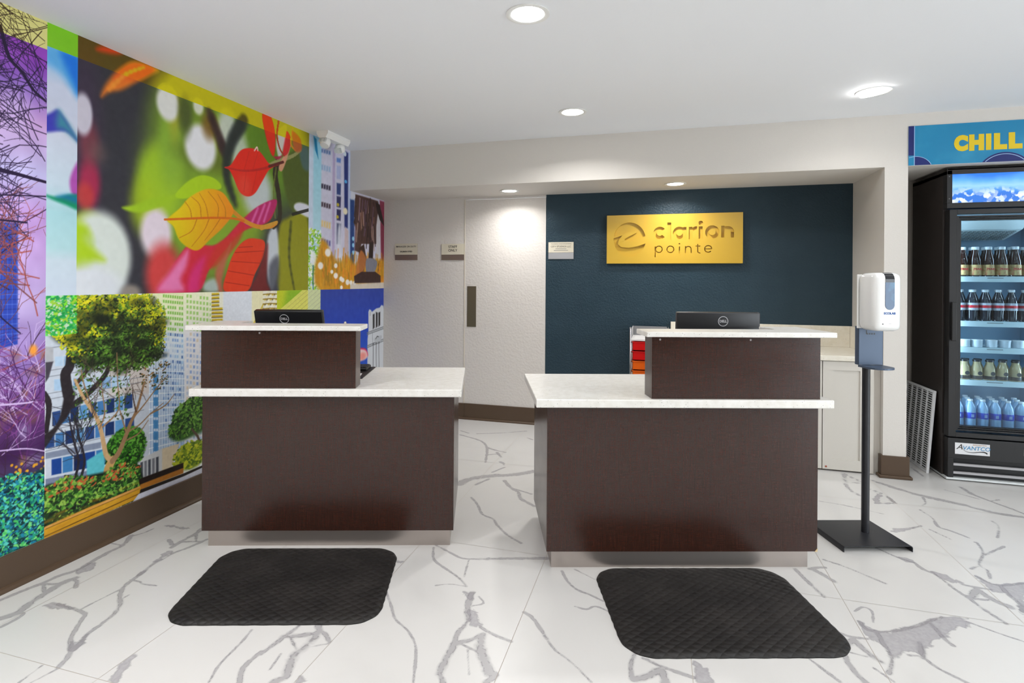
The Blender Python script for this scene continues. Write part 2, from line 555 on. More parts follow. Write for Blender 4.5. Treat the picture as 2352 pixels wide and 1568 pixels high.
def catmull(pts, n=4, closed=False):
    P = [np.array(p, float) for p in pts]
    if closed:
        P = [P[-1]] + P + [P[0], P[1]]
    else:
        P = [2 * P[0] - P[1]] + P + [2 * P[-1] - P[-2]]
    out = []
    for i in range(1, len(P) - 2):
        for k in range(n):
            t = k / n
            out.append(0.5 * (2 * P[i] + (P[i + 1] - P[i - 1]) * t + (2 * P[i - 1] - 5 * P[i] + 4 * P[i + 1] - P[i + 2]) * t * t + (3 * P[i] - P[i - 1] - 3 * P[i + 1] + P[i + 2]) * t ** 3))
    if not closed:
        out.append(P[-2])
    return np.array(out)


def poly_sd(X, Y, pts):
    """signed distance (positive inside) of grid points to a closed polygon"""
    n = len(pts)
    d2 = np.full(X.shape, 1e9)
    inside = np.zeros(X.shape, bool)
    for i in range(n):
        ax, ay = pts[i]
        bx, by = pts[(i + 1) % n]
        ex, ey = bx - ax, by - ay
        l2 = ex * ex + ey * ey + 1e-12
        t = np.clip(((X - ax) * ex + (Y - ay) * ey) / l2, 0, 1)
        d2 = np.minimum(d2, (X - ax - t * ex) ** 2 + (Y - ay - t * ey) ** 2)
        if abs(ey) > 1e-12:
            c = ((ay > Y) != (by > Y)) & (X < ex * (Y - ay) / ey + ax)
            inside ^= c
    d = np.sqrt(d2)
    return np.where(inside, d, -d)


def grid_mesh(name, xs, ys, to3d, colours, material, attr='print'):
    """dense flat mesh carrying a printed colour at each vertex; colours: (ny, nx, 3) linear"""
    nx, ny = len(xs), len(ys)
    X, Y = np.meshgrid(xs, ys)
    co = to3d(X, Y).reshape(-1, 3).astype(np.float32)
    idx = np.arange(nx * ny).reshape(ny, nx)
    f = np.stack([idx[:-1, :-1], idx[:-1, 1:], idx[1:, 1:], idx[1:, :-1]], -1).reshape(-1, 4)
    me = bpy.data.meshes.new(name)
    me.vertices.add(nx * ny)
    me.vertices.foreach_set('co', co.ravel())
    me.loops.add(f.size)
    me.loops.foreach_set('vertex_index', f.ravel().astype(np.int32))
    me.polygons.add(len(f))
    me.polygons.foreach_set('loop_start', np.arange(0, f.size, 4, dtype=np.int32))
    me.update()
    a = me.color_attributes.new(attr, 'FLOAT_COLOR', 'POINT')
    c = np.ones((nx * ny, 4), np.float32)
    c[:, :3] = colours.reshape(-1, 3)
    a.data.foreach_set('color', c.ravel())
    me.materials.append(material)
    return me


def marble_mat():
    m, nt, b = new_mat('polished_marble_look_porcelain')
    L = nt.links.new
    at = nt.nodes.new('ShaderNodeAttribute')
    at.attribute_name = 'vein'
    sep = nt.nodes.new('ShaderNodeSeparateColor')
    L(at.outputs['Color'], sep.inputs[0])
    geo = nt.nodes.new('ShaderNodeNewGeometry')

    def noise(scale, detail, dist=0.0):
        n = nt.nodes.new('ShaderNodeTexNoise')
        n.inputs['Scale'].default_value = scale
        n.inputs['Detail'].default_value = detail
        n.inputs['Distortion'].default_value = dist
        L(geo.outputs['Position'], n.inputs['Vector'])
        return n.outputs['Fac']

    def math_n(op, a, c, clamp=False):
        n = nt.nodes.new('ShaderNodeMath')
        n.operation = op
        n.use_clamp = clamp
        for i, v in enumerate((a, c)):
            if isinstance(v, (int, float)):
                n.inputs[i].default_value = v
            else:
                L(v, n.inputs[i])
        return n.outputs[0]

    def ramp(v, lo, hi):
        n = nt.nodes.new('ShaderNodeMapRange')
        n.interpolation_type = 'SMOOTHSTEP'
        n.inputs['From Min'].default_value = lo
        n.inputs['From Max'].default_value = hi
        L(v, n.inputs['Value'])
        return n.outputs['Result']

    def mix(f, c1, c2):
        n = nt.nodes.new('ShaderNodeMix')
        n.data_type = 'RGBA'
        L(f, n.inputs['Factor'])
        for s, c in ((n.inputs[6], c1), (n.inputs[7], c2)):
            if isinstance(c, tuple):
                s.default_value = c
            else:
                L(c, s)
        return n.outputs[2]

    n1 = noise(20, 6, 0.8)
    n2 = noise(7, 3)
    n3 = noise(60, 5, 0.5)
    jit = math_n('SUBTRACT', n1, 0.5)
    on = ramp(sep.outputs[0], 0.0, 0.25)
    # width of a vein swells and fades along its run
    v = math_n('MULTIPLY', sep.outputs[0], math_n('ADD', 0.1, math_n('MULTIPLY', n2, 1.75)))
    v = math_n('ADD', v, math_n('MULTIPLY', math_n('MULTIPLY', jit, 0.9), on))
    body = ramp(v, 0.1, 0.8)
    # thin dark line that wanders along the vein
    fil = math_n('SUBTRACT', 1.0, ramp(math_n('ABSOLUTE', math_n('SUBTRACT', v, 0.6), 0), 0.02, 0.16))
    fil = math_n('MULTIPLY', math_n('MULTIPLY', fil, on), ramp(n3, 0.4, 0.6))
    pv = math_n('ADD', sep.outputs[1], math_n('MULTIPLY', math_n('MULTIPLY', jit, 1.2), ramp(sep.outputs[1], 0.0, 0.2)))
    patch = ramp(pv, 0.35, 0.6)
    edge = math_n('MULTIPLY', math_n('SUBTRACT', 1.0, ramp(math_n('ABSOLUTE', math_n('SUBTRACT', pv, 0.5), 0), 0.02, 0.14)), ramp(sep.outputs[1], 0.05, 0.3))
    cloud = ramp(noise(1.6, 4, 0.4), 0.5, 0.8)
    base = mix(cloud, lin((207, 205, 202)), lin((198, 196, 193)))
    c = mix(math_n('MULTIPLY', patch, 0.85), base, mix(n3, lin((142, 139, 143)), lin((180, 177, 179))))
    c = mix(math_n('MULTIPLY', body, 0.66), c, lin((142, 139, 142)))
    c = mix(math_n('MULTIPLY', math_n('MAXIMUM', fil, math_n('MULTIPLY', edge, 0.5)), 0.42), c, lin((92, 89, 95)))
    L(c, b.inputs['Base Color'])
    b.inputs['Roughness'].default_value = 0.27
    b.inputs['Specular IOR Level'].default_value = 0.4
    return m


M['marble'] = marble_mat()
# further veins on the floor that lies outside the picture
_rv = random.Random(5)
for _k in range(26):
    _x, _y = _rv.uniform(-2.5, 4.5), _rv.uniform(-3.0, 1.0)
    _a = _rv.uniform(0.6, 1.6)
    _pts = [(_x, _y)]
    for _j in range(6):
        _a += _rv.gauss(0, 0.35)
        _x, _y = _x + 0.13 * math.cos(_a), _y + 0.13 * math.sin(_a)
        _pts.append((_x, _y))
    if max(p[1] for p in _pts) < 1.25:
        VEINS.append((_rv.choice((5, 8, 12, 16)), _pts))
_vs = [(w / 1000.0, catmull(p, 3) if len(p) > 2 else np.array(p, float)) for w, p in VEINS]


def vein_field(X, Y):
    out = np.zeros(X.shape + (3,))
    x0, x1, y0, y1 = X.min(), X.max(), Y.min(), Y.max()
    xs, ys = X[0], Y[:, 0]
    for w, pts in _vs:
        amp = min(1.0, 0.45 + w / 0.009)
        w = max(w * 1.8, 0.0085 if ys[1] - ys[0] < 0.007 else 0.013)
        for (ax, ay), (bx, by) in zip(pts[:-1], pts[1:]):
            if max(ax, bx) < x0 - w or min(ax, bx) > x1 + w or max(ay, by) < y0 - w or min(ay, by) > y1 + w:
                continue
            i0, i1 = np.searchsorted(xs, (min(ax, bx) - w, max(ax, bx) + w))
            j0, j1 = np.searchsorted(ys, (min(ay, by) - w, max(ay, by) + w))
            if i1 <= i0 or j1 <= j0:
                continue
            Xs, Ys = X[j0:j1, i0:i1], Y[j0:j1, i0:i1]
            ex, ey = bx - ax, by - ay
            t = np.clip(((Xs - ax) * ex + (Ys - ay) * ey) / (ex * ex + ey * ey + 1e-12), 0, 1)
            d = np.hypot(Xs - ax - t * ex, Ys - ay - t * ey)
            out[j0:j1, i0:i1, 0] = np.maximum(out[j0:j1, i0:i1, 0], np.clip(1 - d / w, 0, 1) * amp)
    for pts in PATCHES:
        pts = np.array(pts)
        if pts[:, 0].max() < x0 or pts[:, 0].min() > x1 or pts[:, 1].max() < y0 or pts[:, 1].min() > y1:
            continue
        sd = poly_sd(X, Y, pts)
        out[..., 1] = np.maximum(out[..., 1], np.clip(0.5 + sd / 0.05, 0, 1))
    return out


floor = MB().box(LEFT - 0.1, 5.6, -4.0, 5.3, -0.06, -0.0008).build('floor', M['grout'])
struct(floor)
TW, TL, GAP = 0.627, 1.2675, 0.0011
for i in range(-4, 9):
    for j in range(-3, 4):
        tx0, ty0 = -0.51 + TW * i, 1.425 + TL * j
        x0, x1 = max(tx0 + GAP, LEFT), min(tx0 + TW - GAP, 5.5)
        y0, y1 = max(ty0 + GAP, -3.9), min(ty0 + TL - GAP, BACK_Y + 0.02)
        if x1 - x0 < 0.02 or y1 - y0 < 0.02:
            continue
        seen = y1 > 1.2 and x0 < 2.9 and not (x0 > 0.2 and y1 > 4.5 and x0 < 0.9)
        step = (0.0055 if y0 < 2.6 else 0.008) if seen else (0.02 if y1 > -1.5 else 0.4)
        nx, ny = max(2, int((x1 - x0) / step)), max(2, int((y1 - y0) / step))
        xs, ys = np.linspace(x0, x1, nx), np.linspace(y0, y1, ny)
        X, Y = np.meshgrid(xs, ys)
        me = grid_mesh('floor_tile', xs, ys, lambda a, c: np.stack([a, c, np.zeros_like(a)], -1), vein_field(X, Y), M['marble'], attr='vein')
        link_mesh('floor_tile', me, floor)

# ------------------------------------------------------------------ shell of the room
struct(MB().box(LEFT - 0.1, 5.6, -4.0, HEADER_Y, CEIL, CEIL + 0.08).build('ceiling', M['ceiling']))
struct(MB().box(LEFT - 0.1, LEFT, -4.0, 5.3, 0, CEIL + 0.08).build('wall_left', M['wall']))
# dropped header over the reception recess and the cooler alcove
struct(MB().box(LEFT, 5.6, HEADER_Y, 5.3, SOFFIT, CEIL + 0.08).build('wall_header', M['wall']))
struct(MB().box(5.6, 5.7, 2.6, 5.3, 0, CEIL + 0.08).box(5.6, 5.7, -4.1, -1.2, 0, CEIL + 0.08).box(5.6, 5.7, -1.2, 2.6, 2.2, CEIL + 0.08).build('wall_lobby', M['wall']))
struct(MB().box(LEFT - 0.1, 5.6, -4.1, -4.0, 0, CEIL + 0.08).build('wall_entrance', M['entrance']))
# recess walls
DOOR_X0, DOOR_X1, DOOR_Z = -1.782, -0.996, 2.097
wb = MB().box(LEFT, DOOR_X0 - 0.002, BACK_Y, 5.26, 0, SOFFIT).box(DOOR_X0 - 0.002, DOOR_X1, BACK_Y, 5.26, DOOR_Z, SOFFIT).build('wall_back', M['greywall'])
struct(wb)
struct(MB().box(DOOR_X1, 1.474, BACK_Y, 5.26, 0, SOFFIT).build('wall_accent', M['blue']))
struct(MB().box(1.474, 1.611, HEADER_Y, 5.26, 0, SOFFIT).build('wall_right', M['wall']))
struct(MB().box(1.611, 5.6, BACK_Y, 5.26, 0, SOFFIT).build('wall_alcove', M['alcove']))
# flush staff door finished like the wall
door = MB().box(DOOR_X0 + 0.002, DOOR_X1 - 0.002, BACK_Y + 0.001, 5.18, 0.004, DOOR_Z - 0.005).build('door_1', M['greywall'])
struct(door)
MB().box(-1.757, -1.667, BACK_Y - 0.003, BACK_Y + 0.001, 0.882, 1.269, 0.001).build('push_plate', mat('bronze_push_plate', (112, 104, 88), 0.4, metal=0.7), door)
MB().box(DOOR_X0 - 0.006, DOOR_X0 + 0.001, BACK_Y - 0.004, BACK_Y + 0.001, 0.15, DOOR_Z, 0.001).build('edge_strip', mat('cream_edge_strip', (222, 212, 196), 0.5), door)
MB().box(DOOR_X0 + 0.002, DOOR_X1 - 0.002, BACK_Y - 0.012, BACK_Y + 0.001, 0.008, 0.15, 0.002).build('kick_board', M['base'], door)


def skirting(name, pts_quad_list):
    mb = MB()
    for a in pts_quad_list:
        mb.box(*a)
    return struct(mb.build(name, M['base']))


sk = skirting('baseboard_left', [(LEFT, LEFT + 0.013, -3.9, BACK_Y, 0.0, 0.148, 0.002)])
MB().prism([(LEFT + 0.013, 0), (LEFT + 0.031, 0), (LEFT + 0.03, 0.008), (LEFT + 0.024, 0.017), (LEFT + 0.013, 0.022)], 'y', -3.9, BACK_Y).build('shoe_moulding', M['base'], sk)
sk = skirting('baseboard_back', [(LEFT + 0.013, DOOR_X0, BACK_Y - 0.013, BACK_Y, 0.0, 0.15, 0.002)])
MB().prism([(BACK_Y - 0.013, 0), (BACK_Y - 0.03, 0), (BACK_Y - 0.028, 0.01), (BACK_Y - 0.02, 0.018), (BACK_Y - 0.013, 0.02)], 'x', LEFT + 0.031, DOOR_X1).build('shoe_moulding', M['base'], sk)
sk = skirting('baseboard_accent', [(DOOR_X1, 0.08, BACK_Y - 0.013, BACK_Y, 0.0, 0.15, 0.002)])
sk = skirting('baseboard_right', [(1.459, 1.626, HEADER_Y - 0.015, HEADER_Y, 0, 0.15, 0.002), (1.459, 1.474, HEADER_Y, 4.52, 0, 0.15, 0.002), (1.611, 1.626, HEADER_Y, BACK_Y, 0, 0.15, 0.002)])
MB().box(1.444, 1.641, HEADER_Y - 0.031, HEADER_Y - 0.015, 0, 0.021, 0.006, 3).box(1.444, 1.459, HEADER_Y - 0.016, 4.52, 0, 0.021, 0.006, 3).box(1.626, 1.641, HEADER_Y - 0.016, BACK_Y, 0, 0.021, 0.006, 3).build('shoe_moulding', M['base'], sk)

# ------------------------------------------------------------------ wall mural: printed picture panels pasted on the left wall
rng = np.random.default_rng(7)


def WX(x, y):
    """image pixels projected through the fitted camera -> metres on the wall (along, up)"""
    w = 0.422984453 - 0.000278704 * x - 1.867e-06 * y  # x, y are image pixels; coefficients come from the camera fit
    return ((0.710942465 + 0.000219008 * x + 1.467e-06 * y) / w, 1.32 + (0.489564856 + 5.145e-06 * x - 0.000767949 * y) / w)


def smooth(m):
    m = np.clip(m, 0, 1)
    return m * m * (3 - 2 * m)


class Canvas:
    """paints a print in wall coordinates: q metres along the wall, z metres up; colours are sRGB 0-255"""

    def __init__(s, q0, q1, z0, z1, nq, nz):
        t = np.linspace(0, 1, nq)
        s.q = (q0 ** -0.5 + (q1 ** -0.5 - q0 ** -0.5) * t) ** -2
        s.q[0], s.q[-1] = q0, q1
        s.z = np.linspace(z0, z1, nz)
        s.Q, s.Z = np.meshgrid(s.q, s.z)
        s.img = np.zeros((nz, nq, 3))
        s.clip = None

    def fill(s, col):
        s.img[:] = col

    def sub(s, a, b, c, d):
        i0, i1 = np.searchsorted(s.q, (a, b))
        j0, j1 = np.searchsorted(s.z, (c, d))
        return slice(j0, j1), slice(i0, i1)

    def put(s, sl, mask, col):
        if mask.size == 0:
            return
        if s.clip is not None:
            mask = mask * s.clip[sl]
        c = col(s.Q[sl], s.Z[sl]) if callable(col) else np.array(col, float)
        s.img[sl] += (c - s.img[sl]) * mask[..., None]

    def ell(s, g, col, a=1.0, soft=0.25, ang=0.0):
        q, z, rq, rz = g
        m = max(rq, rz) * (1 + soft) if ang else 0
        sl = s.sub(q - max(rq * (1 + soft), m), q + max(rq * (1 + soft), m), z - max(rz * (1 + soft), m), z + max(rz * (1 + soft), m))
        dq, dz = s.Q[sl] - q, s.Z[sl] - z
        if ang:
            ca, sa = math.cos(ang), math.sin(ang)
            dq, dz = dq * ca + dz * sa, -dq * sa + dz * ca
        d = np.sqrt((dq / rq) ** 2 + (dz / rz) ** 2)
        s.put(sl, smooth((1 + soft - d) / (2 * soft)) * a, col)

    def poly(s, pts, col, a=1.0, soft=0.004, curve=True, n=5):
        pts = catmull(pts, n, closed=True) if curve else np.array(pts, float)
        sl = s.sub(pts[:, 0].min() - soft, pts[:, 0].max() + soft, pts[:, 1].min() - soft, pts[:, 1].max() + soft)
        if s.Q[sl].size == 0:
            return
        s.put(sl, smooth(0.5 + poly_sd(s.Q[sl], s.Z[sl], pts) / (2 * soft)) * a, col)

    def line(s, pts, w0, w1, col, a=1.0, curve=True, soft=0.002):
        if curve and len(pts) > 2:
            pts = catmull(pts, 4)
        n = len(pts) - 1
        for i in range(n):
            (ax, ay), (bx, by) = pts[i], pts[i + 1]
            w = (w0 + (w1 - w0) * i / max(1, n)) / 2
            r = w + soft
            sl = s.sub(min(ax, bx) - r, max(ax, bx) + r, min(ay, by) - r, max(ay, by) + r)
            Q, Z = s.Q[sl], s.Z[sl]
            if Q.size == 0:
                continue
            ex, ey = bx - ax, by - ay
            t = np.clip(((Q - ax) * ex + (Z - ay) * ey) / (ex * ex + ey * ey + 1e-12), 0, 1)
            d = np.hypot(Q - ax - t * ex, Z - ay - t * ey)
            s.put(sl, smooth((w + soft - d) / (2 * soft)) * a, col)

    def twigs(s, start, ang, length, w, col, depth, a=0.9, spread=0.5):
        """recursive bare branch"""
        x, y = start
        pts = [(x, y)]
        n = 5
        for k in range(n):
            ang += rng.normal(0, 0.14)
            x += math.cos(ang) * length / n
            y += math.sin(ang) * length / n
            pts.append((x, y))
        s.line(pts, w, w * 0.6, col, a, curve=False, soft=0.0016)
        if depth > 0:
            for k in range(1, n + 1):
                if rng.random() < 0.8:
                    s.twigs(pts[k], ang + rng.choice((-1, 1)) * rng.uniform(0.25, 0.9) * spread * 2, length * rng.uniform(0.4, 0.7), max(w * 0.55, 0.0024), col, depth - 1, a, spread)

    def leaves(s, n, area, size, cols, a=0.95, test=None):
        """scatter small leaf strokes inside a (q0, q1, z0, z1) area"""
        k = 0
        Q = rng.uniform(area[0], area[1], n)
        Z = rng.uniform(area[2], area[3], n)
        for q, z in zip(Q, Z):
            if test is not None and not test(q, z):
                continue
            c = cols(q, z) if callable(cols) else cols[rng.integers(len(cols))]
            r = size * rng.uniform(0.6, 1.35)
            s.ell((q, z, r, r * 0.5), c, a, 0.35, rng.uniform(-1.3, 1.3))

    def noise(s, amp, cell):
        nq = int((s.q[-1] - s.q[0]) / cell) + 3
        nz = int((s.z[-1] - s.z[0]) / cell) + 3
        g = rng.normal(0, 1, (nz, nq))
        fq = (s.q - s.q[0]) / cell
        fz = (s.z - s.z[0]) / cell
        iq, iz = fq.astype(int), fz.astype(int)
        tq, tz = (fq - iq)[None, :], (fz - iz)[:, None]
        v = (g[iz][:, iq] * (1 - tq) * (1 - tz) + g[iz][:, iq + 1] * tq * (1 - tz) + g[iz + 1][:, iq] * (1 - tq) * tz + g[iz + 1][:, iq + 1] * tq * tz)
        s.img += (v * amp)[..., None]

    def linear(s):
        v = np.clip(s.img, 0, 255) / 255.0
        return np.where(v <= 0.04045, v / 12.92, ((v + 0.055) / 1.055) ** 2.4)


def grad(stops):
    """vertical colour gradient from (z, colour) stops"""
    zs = [k[0] for k in stops]
    cs = np.array([k[1] for k in stops], float)

    def f(Q, Z):
        return np.stack([np.interp(Z, zs, cs[:, i]) for i in range(3)], -1)
    return f


def mixcol(a, b, t):
    return tuple(a[i] + (b[i] - a[i]) * t for i in range(3))


M['print'] = attr_mat('mural_print', rough=0.42, spec=0.3, gain=1.06)
mural = empty('wall_mural', 'tall photo mural of leaves, trees and city buildings covering the left wall', 'mural', (LEFT, 0, 0))
Z_MID, Z_LOW = 1.24, 0.149


def panel(cv, name, label, off):
    me = grid_mesh(name, cv.q, cv.z, lambda a, c: np.stack([np.full_like(a, off), a, c], -1), cv.linear(), M['print'])
    o = link_mesh(name, me, mural)
    o['label'] = label
    return o


# --- panel: bare purple branches over a teal hedge (runs on past the picture edge)
A = Canvas(1.05, 1.8715, Z_LOW, CEIL, 330, 1000)
A.q = np.concatenate([np.linspace(1.05, 1.6, 110, endpoint=False), np.linspace(1.6, 1.8715, 220)])
A.Q, A.Z = np.meshgrid(A.q, A.z)
A.fill((190, 150, 220))
A.put((slice(None), slice(None)), np.ones(A.Q.shape), grad([(0.15, (40, 90, 90)), (0.55, (70, 40, 85)), (0.75, (105, 60, 125)), (0.95, (150, 120, 190)), (1.2, (185, 165, 215)), (1.45, (200, 165, 225)), (1.6, (190, 150, 215)), (1.78, (196, 190, 235)), (2.0, (205, 165, 220)), (2.15, (150, 110, 205)), (2.3, (150, 70, 190))]))
A.noise(9, 0.06)
for g in ((1.7268, 2.0180, 0.0674, 0.1107), (1.7210, 1.4632, 0.0503, 0.1106)):
    A.ell(g, (215, 195, 240), 0.6, 0.8)
A.poly([(1.6863, 1.5520), (1.7552, 1.5552), (1.7567, 1.0351), (1.6895, 1.0239)], (45, 70, 175), 1, 0.004, curve=False)
A.poly([(1.05, 0.98), (1.6895, 1.0239), (1.6864, 1.5484), (1.05, 1.62)], (45, 70, 175), 1, 0.004, curve=False)
for k in range(26):
    zz = 1.06 + k * 0.021
    A.line([(1.05, zz), (1.762, zz)], 0.004, 0.004, (90, 120, 215) if k % 2 else (25, 40, 120), 0.6, False)
for k in range(40):
    q = 1.05 + k * 0.018
    if q < 1.76:
        A.line([(q, 1.05), (q, 1.6)], 0.002, 0.002, (120, 140, 220), 0.45, False)
for k in range(60):
    A.ell((rng.uniform(1.05, 1.87), rng.uniform(0.5, 1.0), rng.uniform(0.01, 0.05), rng.uniform(0.01, 0.03)), ((130, 90, 70), (180, 170, 210), (95, 50, 110), (150, 110, 60))[rng.integers(4)], 0.5, 0.7)
dark, brown, mauve, pale = (38, 24, 58), (120, 62, 60), (98, 48, 110), (205, 180, 225)
for k in range(95):
    A.twigs((rng.uniform(1.2, 1.95), rng.uniform(1.5, 2.5)), rng.uniform(2.2, 4.2), rng.uniform(0.2, 0.42), 0.0045, dark, 2, 0.85)
for k in range(40):
    A.twigs((rng.uniform(1.2, 1.95), rng.uniform(1.0, 1.5)), rng.uniform(0.8, 3.6), rng.uniform(0.2, 0.4), 0.006, (brown, dark, (170, 80, 70))[k % 3], 2, 0.8)
for k in range(150):
    A.twigs((rng.uniform(1.1, 1.9), rng.uniform(0.45, 1.0)), rng.uniform(0.2, 3.0), rng.uniform(0.12, 0.3), 0.005, (mauve, pale, (70, 30, 85), (130, 70, 140), (60, 35, 60))[k % 5], 1, 0.75)
A.line([(1.6814, 2.3688), (1.7152, 2.2545), (1.7667, 2.2084), (1.8115, 2.1478), (1.8652, 2.1126)], 0.016, 0.01, dark)
A.line([(1.6850, 1.7701), (1.7521, 1.7642), (1.8675, 1.7500)], 0.018, 0.012, dark)
A.line([(1.6857, 1.6665), (1.8679, 1.6856)], 0.006, 0.005, dark)
A.line([(1.6863, 1.5611), (1.7884, 1.5604)], 0.008, 0.006, dark)
A.line([(1.6909, 0.7868), (1.7933, 0.7750), (1.8202, 0.7752)], 0.008, 0.006, pale)
A.line([(1.6921, 0.5950), (1.7945, 0.5753), (1.8753, 0.5408)], 0.006, 0.005, pale)
A.ell((1.8206, 1.0016, 0.0163, 0.0230), (250, 160, 50), 0.9, 0.6)
for k in range(40):
    A.ell((rng.normal(1.8, 0.05), rng.normal(0.47, 0.03), 0.006, 0.006), (225, 160, 40), 0.9, 0.4)
A.poly([(1.05, 0.45), (1.6929, 0.4616), (1.7812, 0.4506), (1.8758, 0.4701), (1.9, 0.40), (1.9, 0.1), (1.05, 0.1)], (14, 58, 62), 1, 0.012, curve=False)
A.leaves(5200, (1.05, 1.87, 0.15, 0.5), 0.008, [(20, 110, 105), (40, 160, 120), (75, 190, 95), (15, 70, 95), (120, 215, 120), (30, 130, 165), (10, 40, 50), (90, 200, 190)], test=lambda q, z: z < 0.43 + 0.02 * math.sin(q * 19) - 0.03 * (q - 1.5) + 0.04)
_s = A.sub(1.0, 1.9, 2.345, 2.6)
_l = np.clip((A.img[_s].mean(-1, keepdims=True) - 45) / 70, 0, 1)
A.img[_s] = np.array((56, 40, 24)) * (1 - _l) + np.array((222, 216, 138)) * _l
panel(A, 'picture_panel', 'print of bare purple branches above a teal hedge', 0.0012)

# --- panel: close-up of red and yellow leaves
B = Canvas(1.8715, 3.86, Z_MID, CEIL, 520, 560)
B.fill((52, 52, 60))
grn, olive, lime = (118, 160, 38), (92, 104, 28), (165, 200, 30)
for g, c, a, so in (
        ((2.0406, 2.0241, 0.0853, 0.4150), (72, 48, 80), 0.5, 0.8),
        ((2.8535, 1.8755, 0.4528, 0.6058), (128, 165, 45), 1, 0.35), ((2.6444, 2.2260, 0.2191, 0.2760), (112, 140, 42), 0.9, 0.5),
        ((2.4759, 1.8470, 0.1418, 0.2154), (158, 195, 40), 1, 0.35), ((2.5578, 2.0581, 0.0895, 0.2209), (140, 180, 55), 0.9, 0.5),
        ((2.3765, 1.7148, 0.0801, 0.1394), (165, 195, 30), 0.8, 0.6), ((3.3632, 2.2576, 0.4985, 0.4204), (104, 142, 40), 1, 0.5),
        ((3.4077, 2.2790, 0.2342, 0.2149), (92, 130, 28), 1, 0.6), ((2.9064, 2.1635, 0.1454, 0.1625), (140, 150, 40), 0.8, 0.7),
        ((2.8074, 2.0598, 0.2063, 0.0789), (90, 105, 35), 0.8, 0.7), ((3.1440, 1.6990, 0.1647, 0.1731), (130, 160, 40), 1, 0.6),
        ((2.5691, 2.2833, 0.0421, 0.1478), (200, 150, 30), 0.4, 0.8), ((2.5256, 2.2995, 0.0761, 0.0972), (222, 222, 218), 1, 0.25),
        ((2.7653, 2.1100, 0.1211, 0.1355), (230, 230, 234), 1, 0.22), ((2.7428, 2.3472, 0.0399, 0.0466), (225, 225, 215), 0.9, 0.4),
        ((2.9834, 2.2656, 0.0835, 0.1328), (205, 212, 205), 0.9, 0.4), ((3.2679, 1.9203, 0.1490, 0.1785), (196, 204, 208), 0.95, 0.4),
        ((3.0940, 2.1227, 0.0804, 0.1709), (200, 210, 205), 0.8, 0.5), ((2.8294, 2.2530, 0.0558, 0.0796), (120, 84, 32), 0.8, 0.6),
        ((2.6464, 2.2806, 0.0503, 0.1260), (70, 80, 38), 0.8, 0.6),
        ((2.0731, 1.7804, 0.0524, 0.1156), (175, 40, 80), 0.9, 0.5), ((2.0515, 1.7142, 0.0430, 0.0626), (195, 65, 60), 0.8, 0.5), ((2.0716, 1.9694, 0.0480, 0.1050), (140, 60, 72), 0.7, 0.6), ((2.1161, 1.9371, 0.0450, 0.0533), (110, 90, 85), 0.5, 0.8),
        ((2.0383, 2.1030, 0.0469, 0.0996), (205, 200, 215), 1, 0.25),
        ((2.0664, 1.5168, 0.0977, 0.1258), (160, 185, 40), 1, 0.3), ((2.1289, 1.4248, 0.1696, 0.2244), (212, 220, 214), 1, 0.18), ((2.0227, 1.4619, 0.0758, 0.1239), (165, 200, 25), 1, 0.3), ((2.0756, 1.4439, 0.0568, 0.0842), (200, 215, 200), 0.6, 0.6),
        ((2.0563, 1.2758, 0.1933, 0.1041), (214, 219, 226), 1, 0.35), ((2.3009, 1.2462, 0.0560, 0.0409), (150, 140, 130), 0.9, 0.5),
        ((2.4554, 1.5700, 0.1009, 0.1382), (226, 212, 224), 1, 0.3), ((2.5065, 1.3442, 0.1157, 0.1694), (205, 66, 66), 1, 0.4)):
    B.ell(g, c, a, so)
B.poly([(2.0168, 1.4184), (2.0161, 1.5132), (2.0633, 1.4853), (2.1533, 1.4132), (2.0967, 1.4069)], (168, 202, 22), 0.9, 0.03)
# dark stem shapes
B.line([(2.8277, 2.3459), (2.9186, 2.1949), (2.9564, 2.1214)], 0.05, 0.06, (58, 40, 40), 0.85, soft=0.03)
B.line([(3.1306, 2.3758), (3.0129, 2.1897), (2.9765, 1.9873), (3.0555, 1.8038)], 0.09, 0.03, (42, 48, 46), 0.9, soft=0.03)
# right hand olive leaves
B.poly([(3.5409, 2.1858), (3.8052, 2.3412), (3.8761, 2.1513), (3.8807, 1.7400), (3.7558, 1.7617), (3.5946, 1.9065)], (80, 94, 34), 1, 0.02)
B.poly([(3.4967, 1.6724), (3.6063, 1.7788), (3.8108, 1.8349), (3.8823, 1.6027), (3.8866, 1.2246), (3.5013, 1.2310)], (146, 146, 22), 1, 0.025)
B.line([(3.6377, 1.7497), (3.6197, 1.4884), (3.6856, 1.2345)], 0.03, 0.02, (70, 74, 22), 0.7, soft=0.012)
B.poly([(3.3826, 1.6318), (3.4722, 1.6859), (3.4990, 1.4518), (3.4335, 1.2476), (3.3666, 1.3860)], (205, 212, 220), 0.95, 0.02)
B.poly([(3.3941, 1.4173), (3.4987, 1.4833), (3.4915, 1.2374), (3.4053, 1.2387)], (70, 72, 84), 0.8, 0.03)
B.poly([(3.6785, 1.8853), (3.7541, 1.9119), (3.8790, 1.8943), (3.8800, 1.8086), (3.7004, 1.8419)], (215, 216, 228), 1, 0.012)
B.poly([(3.7388, 2.3095), (3.8392, 2.3489), (3.8757, 2.1856), (3.7789, 2.1840)], (78, 104, 104), 0.9, 0.02)
B.line([(3.6581, 1.8106), (3.8792, 1.8737)], 0.025, 0.016, (40, 40, 34), 0.9)
